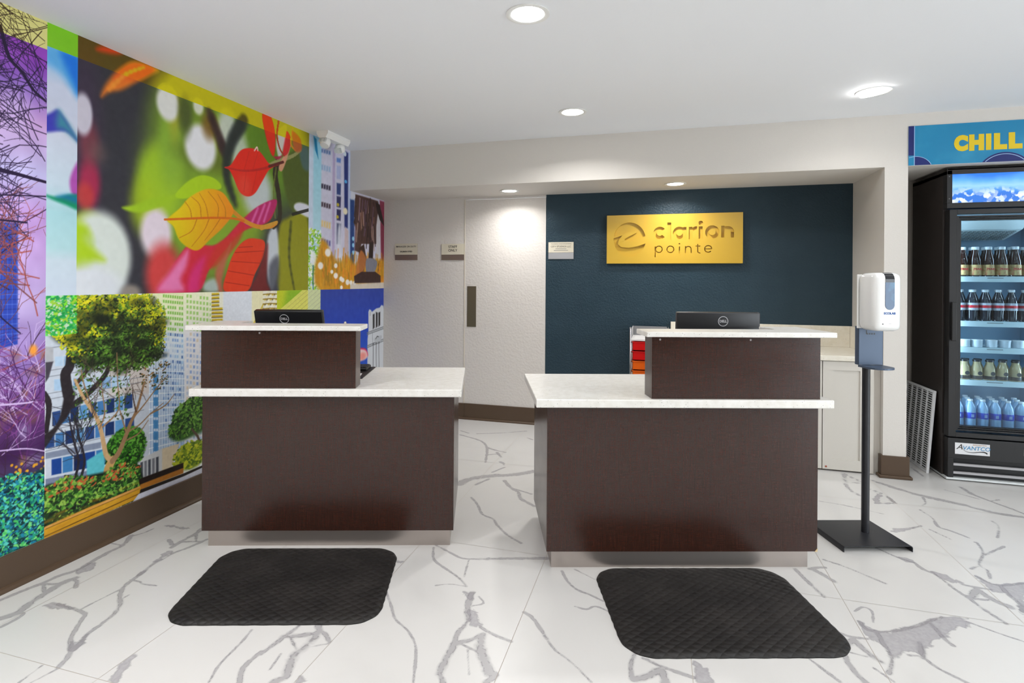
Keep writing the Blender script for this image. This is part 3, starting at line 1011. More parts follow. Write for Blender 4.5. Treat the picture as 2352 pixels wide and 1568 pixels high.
# twig on the right
B.line([(3.4818, 2.1674), (3.4537, 2.0743), (3.4941, 1.9242), (3.5056, 1.7679), (3.4384, 1.6984)], 0.055, 0.04, (52, 44, 30), 1, soft=0.006)
B.line([(3.4628, 2.1229), (3.4359, 1.9468), (3.4569, 1.7626)], 0.014, 0.014, (110, 120, 50), 0.8, soft=0.004)
B.line([(3.3593, 2.1059), (3.4915, 2.1757), (3.6534, 2.2480), (3.7497, 2.3119)], 0.035, 0.02, (150, 150, 95), 1, soft=0.006)
B.poly([(3.4920, 2.1285), (3.5406, 2.2175), (3.6314, 2.3343), (3.6013, 2.2465), (3.5317, 2.1140)], (212, 150, 120), 0.95, 0.006)
# upper red leaves
B.poly([(3.3102, 2.4643), (3.4021, 2.4718), (3.4508, 2.3545), (3.4427, 2.2124), (3.4047, 2.2135), (3.3479, 2.3228)], (222, 44, 22), 1, 0.008)
B.poly([(3.5789, 2.4184), (3.6311, 2.3668), (3.6011, 2.2626), (3.5404, 2.2303), (3.5493, 2.3470)], (212, 44, 44), 1, 0.006)
B.poly([(3.4611, 2.2945), (3.4892, 2.3955), (3.5786, 2.4505), (3.5303, 2.2471), (3.4912, 2.2008)], (224, 214, 224), 0.85, 0.012)
B.line([(3.4884, 2.4739), (3.4701, 2.3593), (3.5003, 2.2721), (3.5505, 2.2292)], 0.02, 0.014, (170, 60, 20), 1)
B.line([(3.6512, 2.4533), (3.6314, 2.3343), (3.6847, 2.2974)], 0.02, 0.016, (200, 140, 20), 1)
B.poly([(3.6408, 2.4343), (3.7487, 2.4018), (3.7607, 2.3144), (3.6741, 2.2951)], (196, 92, 44), 0.9, 0.014)
B.poly([(3.4333, 2.1948), (3.5157, 2.2186), (3.5654, 2.2548), (3.4913, 2.1882)], (170, 32, 72), 0.9, 0.006)
# green leaf behind the yellow one
B.poly([(2.2466, 1.6847), (2.3220, 1.7079), (2.4148, 1.7530), (2.5725, 1.7950), (2.5846, 1.8018), (2.6648, 1.8848), (2.7693, 1.9391), (2.8954, 1.9346), (2.9214, 1.8954), (2.7300, 1.8492), (2.6278, 1.7931), (2.5878, 1.7774), (2.5138, 1.7330), (2.3748, 1.6776), (2.2967, 1.6683)], (158, 196, 34), 1, 0.012)
B.poly([(2.5786, 1.7959), (2.6648, 1.8848), (2.7693, 1.9417), (2.8738, 1.9417), (2.9324, 1.8917), (2.7974, 1.8492), (2.6498, 1.7862)], (172, 208, 30), 1, 0.006)
# pink and red lower leaves
B.poly([(2.4660, 1.2528), (2.5315, 1.3446), (2.6058, 1.4504), (2.7000, 1.5264), (2.9063, 1.5397), (3.1368, 1.7278), (3.3075, 1.8368), (3.4653, 1.8887), (3.4375, 1.7916), (3.3632, 1.7158), (3.1376, 1.6413), (2.9808, 1.5168), (2.8362, 1.3752), (2.7518, 1.2485)], (206, 40, 62), 1, 0.01)
B.poly([(3.1370, 1.7047), (3.2634, 1.8131), (3.4652, 1.8949), (3.4374, 1.7978), (3.3314, 1.7065), (3.2000, 1.6760)], (186, 36, 102), 1, 0.006)
for x0, y0, x1, y1 in ((578,512,592,478), (592,512,608,470), (606,508,620,466)):
    B.line([(q0_, z0_) for q0_, z0_ in (WX(x0,y0), WX(x1,y1))], 0.02, 0.01, (228, 120, 180), 0.7, False, 0.01)
B.poly([(2.4660, 1.2528), (2.5462, 1.3571), (2.6213, 1.4411), (2.6745, 1.4866), (2.6625, 1.3971), (2.6223, 1.3207), (2.6385, 1.2502)], (230, 130, 186), 0.9, 0.03)
B.poly([(2.6701, 1.2497), (2.7013, 1.3725), (2.8008, 1.4537), (2.7679, 1.3215), (2.7518, 1.2485)], (212, 46, 120), 0.9, 0.03)
B.poly([(2.9063, 1.5397), (3.0574, 1.6060), (3.1374, 1.6701), (3.0777, 1.5508), (2.9075, 1.4039), (2.8290, 1.4017)], (200, 52, 40), 0.8, 0.02)
B.poly([(2.8896, 1.3763), (2.9811, 1.4891), (3.0188, 1.5470), (2.9450, 1.3225), (2.9532, 1.2455), (2.9089, 1.2462)], (186, 98, 76), 0.9, 0.02)
B.poly([(2.8022, 1.2953), (2.8793, 1.3221), (2.9089, 1.2462), (2.8026, 1.2477)], (186, 200, 206), 0.8, 0.02)
B.poly([(2.9644, 1.2453), (2.9897, 1.3783), (3.0583, 1.5071), (3.1589, 1.5850), (3.2655, 1.5987), (3.3463, 1.5803), (3.3291, 1.4761), (3.2461, 1.3539), (3.1747, 1.2422)], (224, 62, 30), 1, 0.006)
for x0, y0, x1, y1 in ((548,568,580,566), (540,580,606,576), (532,600,596,604), (524,622,584,632), (518,648,572,656)):
    B.line([(q0_, z0_) for q0_, z0_ in (WX(x0,y0), WX(x1,y1))], 0.006, 0.005, (176, 36, 22), 0.8, False)
B.poly([(3.3114, 1.4452), (3.3786, 1.5702), (3.3672, 1.3249), (3.3959, 1.2389), (3.2085, 1.2417), (3.2680, 1.3542)], (120, 36, 36), 0.9, 0.02)
# stem under the yellow leaf
B.line([(3.0402, 1.7568), (3.1370, 1.7105), (3.2647, 1.6821), (3.4006, 1.6949), (3.4669, 1.7261)], 0.03, 0.03, (212, 138, 40), 1)
B.line([(3.3091, 1.6742), (3.4005, 1.7072), (3.4766, 1.7334)], 0.03, 0.02, (204, 150, 50), 1)


def leaf_yellow(Q, Z):
    t = np.clip((Q - 2.5797) / (3.0642 - 2.5797), 0, 1)[..., None]
    u = np.clip((Z - 1.45) / 0.35, 0, 1)[..., None]
    c = np.array((226, 200, 12)) * (1 - t) + np.array((232, 132, 24)) * t
    return c * (0.93 + 0.1 * u)


B.poly([(2.5261, 1.6517), (2.6097, 1.7255), (2.6847, 1.8013), (2.8110, 1.8672), (2.9326, 1.8699), (3.0009, 1.8190), (3.0403, 1.7511), (2.9495, 1.6470), (2.8346, 1.5564), (2.7597, 1.4963), (2.6938, 1.4953), (2.6112, 1.5407), (2.5680, 1.6166)], leaf_yellow, 1, 0.006)
B.line([(2.5086, 1.6499), (2.6666, 1.6716), (2.8688, 1.6987), (3.0485, 1.7126), (3.1370, 1.7047)], 0.012, 0.016, (214, 106, 20), 1)
for x0, y0, xm, ym, x1, y1 in ((440,501,436,480,424,462), (462,501,458,470,440,452), (478,500,472,470,458,444), (500,499,500,470,478,440), (518,499,516,476,500,446), (452,503,440,530,412,546), (480,503,468,530,440,566), (505,503,490,526,470,552)):
    B.line([(q0_, z0_) for q0_, z0_ in (WX(x0,y0), WX(xm,ym), WX(x1,y1))], 0.007, 0.004, (190, 116, 20), 0.85)
# sharp red leaf
B.poly([(2.9573, 2.0279), (3.0141, 2.0557), (3.1000, 2.1643), (3.1907, 2.2020), (3.2596, 2.2057), (3.3040, 2.1915), (3.3868, 2.1358), (3.4435, 2.1316), (3.3780, 2.0850), (3.3060, 1.9872), (3.2407, 1.9051), (3.1686, 1.8739), (3.0945, 1.8946), (3.0382, 1.9761), (2.9991, 2.0193)], (226, 42, 26), 1, 0.005)
B.line([(2.9761, 2.0288), (3.1339, 2.0391), (3.3051, 2.0834), (3.4917, 2.1568)], 0.012, 0.02, (190, 34, 30), 0.9)
B.line([(3.3870, 2.1175), (3.5410, 2.1794)], 0.02, 0.02, (96, 40, 34), 1, False)
B.ell((3.1356, 1.9440, 0.0575, 0.0634), (236, 90, 70), 0.5, 0.8)
for x0, y0, x1, y1 in ((560,392,572,348), (580,391,592,350), (565,394,560,440), (590,392,578,444)):
    B.line([(q0_, z0_) for q0_, z0_ in (WX(x0,y0), WX(x1,y1))], 0.005, 0.004, (196, 34, 24), 0.7, False)
B.line([(3.2336, 2.1940), (3.2594, 2.2235), (3.2684, 2.2017)], 0.01, 0.01, (240, 190, 190), 0.9)
# orange leaf top left
B.poly([(2.1292, 2.2148), (2.1586, 2.2934), (2.2292, 2.3838), (2.3164, 2.4562), (2.4564, 2.4653), (2.3960, 2.4155), (2.3172, 2.3468), (2.2422, 2.2859), (2.1705, 2.2495)], (226, 118, 34), 1, 0.02)
B.poly([(2.1983, 2.3287), (2.2910, 2.4286), (2.4230, 2.4581), (2.3430, 2.3785)], (236, 84, 20), 0.8, 0.03)
B.line([(2.1704, 2.2647), (2.2663, 2.3746), (2.3689, 2.4455)], 0.02, 0.012, (240, 150, 50), 0.8, soft=0.012)
B.poly([(2.1051, 2.4350), (2.1457, 2.4703), (2.2408, 2.4770), (2.1974, 2.4514)], (205, 44, 28), 0.9, 0.02)
# warm band along the top edge
_s = B.sub(2.0, 4, 2.362, 2.6)
_b = B.img[_s]
_w = np.clip((_b[..., 1:2] - 62) / 55, 0, 1) * np.clip(2.2 - _b[..., 0:1] / (_b[..., 1:2] + 1), 0, 1)
B.img[_s] = np.clip(_b * np.array((0.95, 0.82, 0.14)) + np.array((40, 30, 6)), 0, 235) * (1 - _w) + np.array((212, 202, 10)) * _w * (0.82 + 0.18 * np.clip(_b.mean(-1, keepdims=True) / 150, 0, 1))
# cool strip at the left edge
B.clip = (B.Q < 2.0125).astype(float)
B.put((slice(None), slice(None)), np.ones(B.Q.shape), grad([(1.24, (200, 212, 228)), (1.40, (198, 214, 226)), (1.46, (176, 214, 220)), (1.62, (168, 212, 220)), (1.75, (196, 214, 228)), (2.0, (206, 212, 230)), (2.2, (206, 214, 236)), (2.4, (120, 190, 240))]))
B.poly([(1.8636, 2.3598), (2.0145, 2.3726), (2.0264, 2.1702), (1.9337, 2.2577), (1.8640, 2.2917)], (96, 176, 236), 1, 0.03)
B.poly([(1.9330, 2.3535), (2.0188, 2.3598), (2.0199, 2.1950), (1.9842, 2.2448)], (24, 118, 226), 1, 0.03)
B.poly([(1.8581, 2.0365), (1.8920, 2.0696), (1.9190, 2.0893), (1.9469, 2.0652), (1.9754, 2.0284), (2.0215, 1.9579), (1.9554, 1.9989), (1.8585, 1.9743)], (60, 60, 176), 1, 0.012)
B.poly([(1.9230, 2.0864), (1.9469, 2.0652), (1.9795, 2.0254), (2.0215, 1.9620), (1.9553, 2.0030), (1.9156, 2.0127)], (64, 146, 160), 0.9, 0.025)
B.poly([(2.0222, 1.8651), (1.9972, 1.8396), (1.9771, 1.7747), (1.9878, 1.7152), (2.0232, 1.7102)], (172, 72, 170), 0.95, 0.012)
B.poly([(1.8603, 1.6943), (1.9178, 1.6909), (1.9878, 1.7132), (2.0232, 1.7061), (2.0237, 1.6441), (1.9576, 1.6603), (1.8984, 1.6762)], (10, 140, 96), 1, 0.012)
B.poly([(1.9178, 1.6909), (1.9674, 1.7081), (2.0233, 1.6999), (2.0235, 1.6730), (1.9575, 1.6845)], (16, 106, 170), 0.8, 0.02)
_s = B.sub(1.8, 2.0125, 2.362, 2.6)
B.clip = None
B.put(_s, np.ones(B.Q[_s].shape), (128, 200, 34))
B.noise(1.5, 0.02)
panel(B, 'picture_panel', 'close-up print of red and yellow leaves', 0.001)

# --- panel: park tree, hedge and glass towers
C = Canvas(1.8715, 4.031, Z_LOW, Z_MID, 520, 520)
C.fill((232, 236, 240))
# low office block
C.poly([(1.8718, 1.0817), (1.9220, 1.0477), (2.4213, 0.9135), (2.4444, 0.4399), (2.3854, 0.3040), (1.8764, 0.3661)], (196, 204, 216), 1, 0.004, curve=False)
C.poly([(2.1798, 0.9689), (2.4213, 0.9135), (2.4285, 0.6926), (2.1815, 0.7285)], (206, 196, 190), 0.9, 0.02, curve=False)


def band(y0, y1, x0, x1, s, cols, n, mull=(222, 228, 236)):
    """a row of slanted windows, y given at x=104 in image pixels, s = rise per pixel"""
    for k in range(n):
        xa = x0 + (x1 - x0) * k / n
        xb = x0 + (x1 - x0) * (k + 0.9) / n
        C.poly([WX(xa, y0 - s * (xa - 104)), WX(xb, y0 - s * (xb - 104)), WX(xb, y1 - s * (xb - 104)), WX(xa, y1 - s * (xa - 104))], cols[k % len(cols)], 1, 0.003, curve=False)


blues = [(42, 72, 128), (70, 122, 178), (30, 52, 100), (96, 150, 200)]
band(820, 842, 126, 250, 0.05, [(180, 205, 228), (150, 184, 216)], 6)
band(872, 898, 124, 300, 0.05, [(168, 198, 226), (196, 212, 230), (130, 168, 208)], 8)
band(950, 982, 120, 306, 0.23, blues, 9)
band(1000, 1030, 104, 310, 0.21, blues, 9)
band(1058, 1094, 118, 246, 0.2, [(28, 66, 140), (60, 120, 176), (24, 40, 84)], 5)
band(1040, 1054, 104, 246, 0.2, [(128, 138, 160)], 1)
band(1100, 1122, 104, 246, 0.2, [(120, 130, 156)], 1)
for yy in (800, 852, 866, 905, 918, 940, 990, 1036):
    C.line([WX(104, yy), WX(330, yy - 30 - (yy - 800) * 0.1)], 0.004, 0.005, (120, 126, 140), 0.7, False)
C.poly([(1.8723, 1.0132), (1.9067, 1.0035), (1.9071, 0.9361), (1.8728, 0.9349)], (176, 178, 184), 1, 0.004, curve=False)
C.poly([(1.8727, 0.9408), (1.9071, 0.9400), (1.8883, 0.8717), (1.8733, 0.8506)], (70, 66, 76), 1, 0.004, curve=False)
C.poly([(2.0662, 0.4401), (2.1600, 0.4681), (2.1611, 0.3203), (2.0713, 0.3334)], (90, 184, 196), 1, 0.006, curve=False)
# towers
C.poly([(2.3996, 1.2538), (2.6573, 1.2601), (2.6653, 0.3048), (2.4261, 0.3030)], grad([(0.35, (196, 214, 234)), (0.75, (204, 220, 238)), (0.98, (222, 232, 240)), (1.08, (232, 238, 205)), (1.24, (234, 236, 190))]), 1, 0.004, curve=False)
C.poly([(2.6447, 1.2602), (2.9455, 1.2676), (2.9528, 0.4695), (2.8105, 0.3423), (2.6588, 0.3320)], grad([(0.5, (226, 228, 234)), (1.0, (232, 232, 236)), (1.1, (238, 240, 214)), (1.24, (240, 242, 206))]), 1, 0.004, curve=False)
for r in range(30):
    yy = 676 + r * 12.4
    up = yy < 755
    for k in range(9):
        x = 374 + k * 5.3
        if rng.random() < 0.85:
            cc = (120, 190, 60) if up else ((120, 160, 214), (150, 190, 226), (60, 100, 170), (190, 210, 232))[rng.integers(4)]
            y2 = yy + (x - 374) * 0.1
            C.poly([WX(x, y2), WX(x + 3.6, y2), WX(x + 3.6, y2 + 6.5), WX(x, y2 + 6.5)], cc, 0.85, 0.003, curve=False)
    for k in range(10):
        x = 428 + k * 7.6
        if rng.random() < 0.9:
            cc = (150, 205, 90) if up else ((160, 184, 220), (190, 204, 226), (120, 150, 205), (222, 206, 180))[rng.integers(4)]
            y2 = yy + (x - 428) * 0.12
            C.poly([WX(x, y2), WX(x + 4.5, y2), WX(x + 4.5, y2 + 7), WX(x, y2 + 7)], cc, 0.8, 0.003, curve=False)
for k in range(14):
    x = 346 + k * 5.8
    C.line([WX(x, 830), WX(x, 1055)], 0.005, 0.005, (110, 140, 184), 0.55, False)
for r in range(12):
    yy = 850 + r * 18
    C.line([WX(342, yy), WX(424, yy + 4 - r * 2.4)], 0.006, 0.006, (236, 242, 248), 0.8, False)
for k in range(8):
    C.poly([WX(352, 860 + k * 26), WX(363, 860 + k * 26), WX(363, 880 + k * 26), WX(352, 880 + k * 26)], (60, 130, 190), 0.9, 0.004, curve=False)
# ground floor, ramp wall
C.poly([(2.3531, 0.3603), (2.5015, 0.3763), (2.5025, 0.2429), (2.3592, 0.2543)], (206, 208, 210), 1, 0.004, curve=False)
for k in range(5):
    x = 322 + k * 9
    C.poly([WX(x, 1062 - k * 3), WX(x + 6, 1060 - k * 3), WX(x + 6, 1096 - k * 3), WX(x, 1098 - k * 3)], ((70, 74, 84), (120, 122, 130))[k % 2], 1, 0.004, curve=False)
C.poly([(2.5015, 0.3763), (2.6209, 0.3728), (2.5671, 0.2542), (2.5025, 0.2453)], (222, 206, 176), 1, 0.004, curve=False)
# right part: terraces, sky, ribbed facades
C.poly([(2.9308, 1.2622), (3.2254, 1.2591), (3.2352, 0.2586), (2.9391, 0.3354)], (224, 229, 238), 1, 0.004, curve=False)
C.poly([(2.8514, 1.2577), (2.9531, 1.2565), (2.9590, 0.6059), (2.8570, 0.6248)], (236, 234, 214), 1, 0.01, curve=False)
for k in range(12):
    yy = 672 + k * 8.5
    w = 0 if k < 4 else 8
    C.poly([WX(486, yy + 1), WX(503 + w, yy), WX(503 + w, yy + 4.5), WX(486, yy + 5.5)], (214, 184, 40) if yy < 760 else (150, 150, 160), 1, 0.004, curve=False)
    C.line([WX(486, yy + 6), WX(503 + w, yy + 5)], 0.006, 0.006, (96, 78, 30), 0.8, False)
C.poly([(3.2169, 1.2592), (3.5011, 1.2562), (3.5122, 0.1868), (3.2266, 0.2608)], (238, 232, 190), 1, 0.004, curve=False)
for k in range(34):
    x = 574 + k * 4.2
    C.line([WX(x, 760 + (k % 3) * 4), WX(x + 30, 700), WX(x + 46, 660)], 0.014, 0.014, ((206, 176, 40), (96, 80, 30), (244, 240, 214))[k % 3], 0.8, False)
for k in range(9):
    yy = 668 + k * 11
    C.poly([WX(604, yy), WX(637, yy - 1), WX(637, yy + 6), WX(604, yy + 7)], (240, 236, 220), 0.9, 0.004, curve=False)
    C.line([WX(604, yy + 8), WX(620, yy + 6.5), WX(637, yy + 7)], 0.008, 0.008, (150, 120, 30), 0.85, False)
C.poly([(3.4814, 1.2627), (4.0428, 1.2647), (4.0571, 0.0454), (3.4926, 0.1918)], (196, 206, 40), 1, 0.003, curve=False)
C.poly([(3.6015, 1.2616), (3.8629, 1.2661), (3.7651, 0.9251), (3.5043, 0.9467)], (128, 180, 34), 0.8, 0.05, curve=False)
for k in range(22):
    x = 560 + k * 12
    C.clip = (C.Q > 3.4860).astype(float)
    C.line([WX(x, 790), WX(x + 160, 650)], 0.04, 0.03, (226, 222, 110), 0.95, False)
    C.line([WX(x + 4, 792), WX(x + 164, 652)], 0.012, 0.01, (104, 100, 40), 0.9, False)
    C.clip = None
C.clip = (C.Q > 3.86).astype(float)
_m = np.ones(C.Q.shape)
C.img = C.img + (C.img * 0.25 + np.array((196, 216, 222)) * 0.75 - C.img) * (C.clip * 0.7)[..., None]
C.clip = None
# distant greenery right of the low desk edge
green2 = [(60, 110, 36), (96, 150, 50), (40, 76, 30), (120, 170, 70), (28, 52, 24)]
C.ell((2.7339, 0.4935, 0.1388, 0.1037), (52, 92, 36), 1, 0.2)
C.ell((2.6481, 0.4495, 0.1007, 0.0658), (52, 92, 36), 1, 0.2)
C.leaves(1500, (2.55, 2.85, 0.38, 0.66), 0.011, green2, test=lambda q, z: ((q - 2.7249) / 0.15) ** 2 + ((z - 0.52) / 0.10) ** 2 < 1 or ((q - 2.6350) / 0.1) ** 2 + ((z - 0.46) / 0.06) ** 2 < 1)
C.line([(2.7707, 0.2220), (2.7662, 0.3541), (2.7092, 0.4336)], 0.02, 0.012, (90, 74, 60), 1)
C.ell((2.7142, 0.2711, 0.1111, 0.0722), (120, 140, 24), 1, 0.2)
C.leaves(900, (2.5, 2.85, 0.2, 0.4), 0.012, [(170, 185, 30), (120, 150, 30), (200, 205, 50), (80, 110, 24)], test=lambda q, z: ((q - 2.7052) / 0.13) ** 2 + ((z - 0.285) / 0.075) ** 2 < 1)
# clipped round bush
BUSH = (2.2800, 0.4354, 0.1153, 0.1129)
C.ell((2.2800, 0.4354, 0.1153, 0.1129), (30, 60, 26), 1, 0.12)
C.leaves(2300, (2.1, 2.5, 0.2, 0.6), 0.009, [(52, 110, 30), (80, 150, 44), (36, 76, 26), (20, 44, 20), (104, 170, 60)], test=lambda q, z: ((q - BUSH[0]) / BUSH[2]) ** 2 + ((z - BUSH[1]) / BUSH[3]) ** 2 < 1.05)
# big tree: trunk, limbs, crown
bark = (46, 40, 44)
C.poly([(1.8673, 0.6134), (1.9053, 0.6333), (1.9362, 0.6757), (1.9556, 0.7620), (1.9633, 0.8111), (2.0086, 0.7824), (2.0006, 0.7327), (1.9763, 0.6766), (1.9444, 0.6436), (1.8979, 0.5857), (1.8677, 0.5547)], bark, 1, 0.006)
C.line([(1.9757, 0.7784), (1.9629, 0.8719), (1.9829, 0.9095), (1.9906, 0.9902), (2.0236, 1.0382), (2.0663, 1.0551)], 0.05, 0.03, bark, 1, soft=0.004)
C.line([(2.0007, 0.7224), (2.0683, 0.7608), (2.1483, 0.8256), (2.1804, 0.8815), (2.1892, 0.9679)], 0.03, 0.02, bark, 1, soft=0.004)
C.line([(1.9634, 0.7908), (1.9510, 0.8536), (1.9668, 0.8915)], 0.02, 0.02, bark, 1)
C.line([(2.0167, 0.8222), (2.0675, 0.8765), (2.1002, 0.9141)], 0.02, 0.012, (70, 48, 44), 1)
C.line([(1.8661, 0.7992), (1.8892, 0.7456), (1.8785, 0.6301)], 0.03, 0.02, bark, 1)
for g in ((2.2259, 1.0654, 0.2645, 0.1651), (2.0794, 1.1077, 0.1964, 0.1260), (2.3843, 1.0397, 0.1206, 0.1632), (2.1162, 0.9767, 0.1235, 0.0854), (2.3096, 0.9552, 0.1532, 0.0910)):
    C.ell(g, (34, 46, 26), 0.95, 0.12)


def in_crown(q, z):
    for (cq, cz, rq, rz) in ((2.2171, 1.0882, 0.2817, 0.1798), (2.0559, 1.1300, 0.1826, 0.1084), (2.3973, 1.0269, 0.1135, 0.1686), (2.1286, 0.9647, 0.1358, 0.0900), (2.3126, 0.9325, 0.1789, 0.0910)):
        if ((q - cq) / rq) ** 2 + ((z - cz) / rz) ** 2 < rng.uniform(0.9, 1.3):
            return True
    return False


def crown_col(q, z):
    hi = 1.03 + 0.10 * math.sin(q * 9.0) + rng.normal(0, 0.05)
    if z > hi and rng.random() < 0.75:
        return ((206, 204, 24), (186, 190, 34), (150, 170, 40), (224, 214, 40))[rng.integers(4)]
    return ((62, 104, 32), (90, 140, 44), (34, 58, 24), (116, 160, 60), (24, 34, 22), (70, 90, 40))[rng.integers(6)]


C.leaves(7400, (1.88, 2.62, 0.72, 1.24), 0.0085, crown_col, test=in_crown)
for k in range(60):
    q, z = rng.uniform(1.95, 2.55), rng.uniform(0.85, 1.2)
    if in_crown(q, z):
        C.ell((q, z, rng.uniform(0.02, 0.05), rng.uniform(0.015, 0.03)), (26, 32, 24), 0.55, 0.6)
C.leaves(900, (2.05, 2.55, 0.66, 0.86), 0.007, [(110, 80, 40), (60, 70, 30), (150, 110, 50), (40, 40, 24)], test=lambda q, z: rng.random() < 0.5 and ((q - 2.46) / 0.11) ** 2 + ((z - 0.80) / 0.09) ** 2 < 1)
C.leaves(700, (2.0, 2.3, 0.6, 0.9), 0.007, [(60, 96, 36), (40, 60, 30), (90, 130, 50)], test=lambda q, z: rng.random() < 0.35)
# pale green cast on the left edge of the crown
C.clip = ((C.Q < 2.0125) & (C.Z > 1.058)).astype(float)
C.img = C.img + (np.clip(C.img * np.array((0.45, 0.8, 0.35)) + np.array((22, 66, 30)), 0, 235) - C.img) * C.clip[..., None]
C.clip = None
C.leaves(420, (1.8715, 2.01, 1.06, 1.238), 0.009, [(160, 205, 60), (60, 180, 90), (190, 215, 190), (30, 150, 80)])
# slim bare tree with the forked pale trunk
tan, tan2 = (196, 160, 116), (150, 116, 84)
C.line([(2.1795, 0.3469), (2.1840, 0.3738), (2.2028, 0.4032)], 0.05, 0.04, (190, 150, 90), 1, soft=0.003)
C.line([(2.1980, 0.4002), (2.1695, 0.4371), (2.1552, 0.4954), (2.1410, 0.5640), (2.1178, 0.6339), (2.0819, 0.6950), (2.0468, 0.7545), (2.0082, 0.8401)], 0.026, 0.012, tan, 1, soft=0.003)
C.line([(2.2028, 0.3988), (2.2363, 0.4287), (2.2654, 0.4832), (2.2851, 0.5231), (2.3050, 0.5681), (2.3355, 0.6183), (2.3663, 0.7044), (2.3818, 0.7597)], 0.03, 0.01, tan2, 1, soft=0.003)
for pts in ([(2.1318, 0.5770), (2.1588, 0.6462), (2.1489, 0.7348), (2.1393, 0.8012)], [(2.1178, 0.6339), (2.0794, 0.7271), (2.0506, 0.8164), (2.0374, 0.8810)], [(2.1500, 0.5833), (2.2346, 0.6515), (2.2288, 0.7859), (2.2228, 0.9420)], [(2.2801, 0.5176), (2.2546, 0.6025), (2.2345, 0.6738)], [(2.2851, 0.5231), (2.3569, 0.5442), (2.4239, 0.5872), (2.5081, 0.6290)], [(2.2854, 0.4824), (2.3520, 0.4992), (2.4104, 0.5549)], [(2.3176, 0.5880), (2.3827, 0.6430), (2.4645, 0.7217), (2.5361, 0.7774)], [(2.3355, 0.6183), (2.3194, 0.6904), (2.3138, 0.7486)], [(2.4239, 0.5872), (2.5228, 0.6139), (2.5818, 0.6636)]):
    C.line(pts, 0.009, 0.004, tan2 if rng.random() < 0.6 else (84, 62, 50), 0.95)
for k in range(14):
    C.twigs(WX(rng.uniform(180, 390), rng.uniform(850, 960)), rng.uniform(0.6, 2.4), 0.12, 0.004, (84, 66, 56), 1, 0.7)
for x0, y0 in ((172, 1098), (186, 1096)):
    C.line([WX(x0, y0), WX(x0 + 8, y0 - 40), WX(x0 - 4, y0 - 90), WX(x0 - 14, y0 - 140)], 0.014, 0.006, (44, 40, 48), 1)
    for k in range(5):
        C.twigs(WX(x0, y0 - 40 - k * 16), rng.uniform(0.7, 2.5), 0.14, 0.006, (50, 46, 54), 1, 0.85)
# hedge
C.poly([(1.8651, 0.3720), (1.9462, 0.3758), (2.0710, 0.3671), (2.2079, 0.3488), (2.3067, 0.3310), (2.3641, 0.2991), (2.3648, 0.2107), (2.1619, 0.2072), (1.8775, 0.1991), (1.8663, 0.1940)], (18, 30, 20), 1, 0.01)


def in_hedge(q, z):
    top = 0.388 + 0.02 * math.sin(q * 23) - (q - 1.87) * 0.10
    return z < top


def hedge_col(q, z):
    r = rng.random()
    top = 0.388 - (q - 1.87) * 0.10
    if z > top - 0.06 and r < 0.25:
        return (190, 90, 50)
    if z < top - 0.13 and r < 0.7:
        return ((20, 34, 22), (30, 60, 30))[rng.integers(2)]
    return ((70, 130, 44), (110, 165, 60), (34, 70, 30), (150, 190, 80), (26, 46, 24))[rng.integers(5)]


C.leaves(2600, (1.8715, 2.365, 0.149, 0.42), 0.010, hedge_col, test=in_hedge)
# timber edging rails
C.poly([(1.8662, 0.1959), (1.8775, 0.2010), (2.0721, 0.2111), (2.3621, 0.2163), (2.3755, 0.1930), (2.3652, 0.1549), (2.2094, 0.1499), (1.8779, 0.1401), (1.8666, 0.1352)], (204, 150, 36), 1, 0.003, curve=False)
C.poly([(1.8662, 0.1959), (1.8775, 0.2010), (2.3621, 0.2163), (2.3675, 0.2028), (1.8776, 0.1912), (1.8663, 0.1861)], (214, 156, 84), 1, 0.003, curve=False)
C.line([(1.8665, 0.1568), (1.8778, 0.1578), (2.3597, 0.1777)], 0.005, 0.005, (90, 60, 20), 0.9, False)
C.line([(1.8776, 0.1892), (2.3595, 0.2033)], 0.003, 0.003, (110, 76, 30), 0.9, False)
for k in range(40):
    C.ell((rng.uniform(1.87, 2.42), rng.uniform(0.15, 0.24), rng.uniform(0.02, 0.06), 0.006), (186, 128, 26), 0.25, 0.6)
C.poly([(2.3620, 0.2256), (2.6502, 0.2282), (2.6505, 0.1927), (2.3675, 0.1958)], (176, 112, 36), 1, 0.004, curve=False)
C.poly([(2.3539, 0.2561), (2.6500, 0.2536), (2.6502, 0.2232), (2.3594, 0.2241)], (34, 22, 18), 1, 0.004, curve=False)
C.poly([(2.3649, 0.1968), (2.6505, 0.1902), (2.8118, 0.1936), (2.8120, 0.1777), (2.6506, 0.1724), (2.3598, 0.1754)], (30, 24, 20), 1, 0.003, curve=False)
C.poly([(2.3545, 0.1773), (2.6506, 0.1724), (2.8467, 0.1829), (5.3385, -0.1066), (5.3419, -0.3329), (2.8471, 0.1400), (2.6509, 0.1420), (2.3082, 0.1392)], (206, 208, 222), 1, 0.003, curve=False)
C.noise(3, 0.010)
panel(C, 'picture_panel', 'print of a leafy park tree in front of glass towers', 0.001)

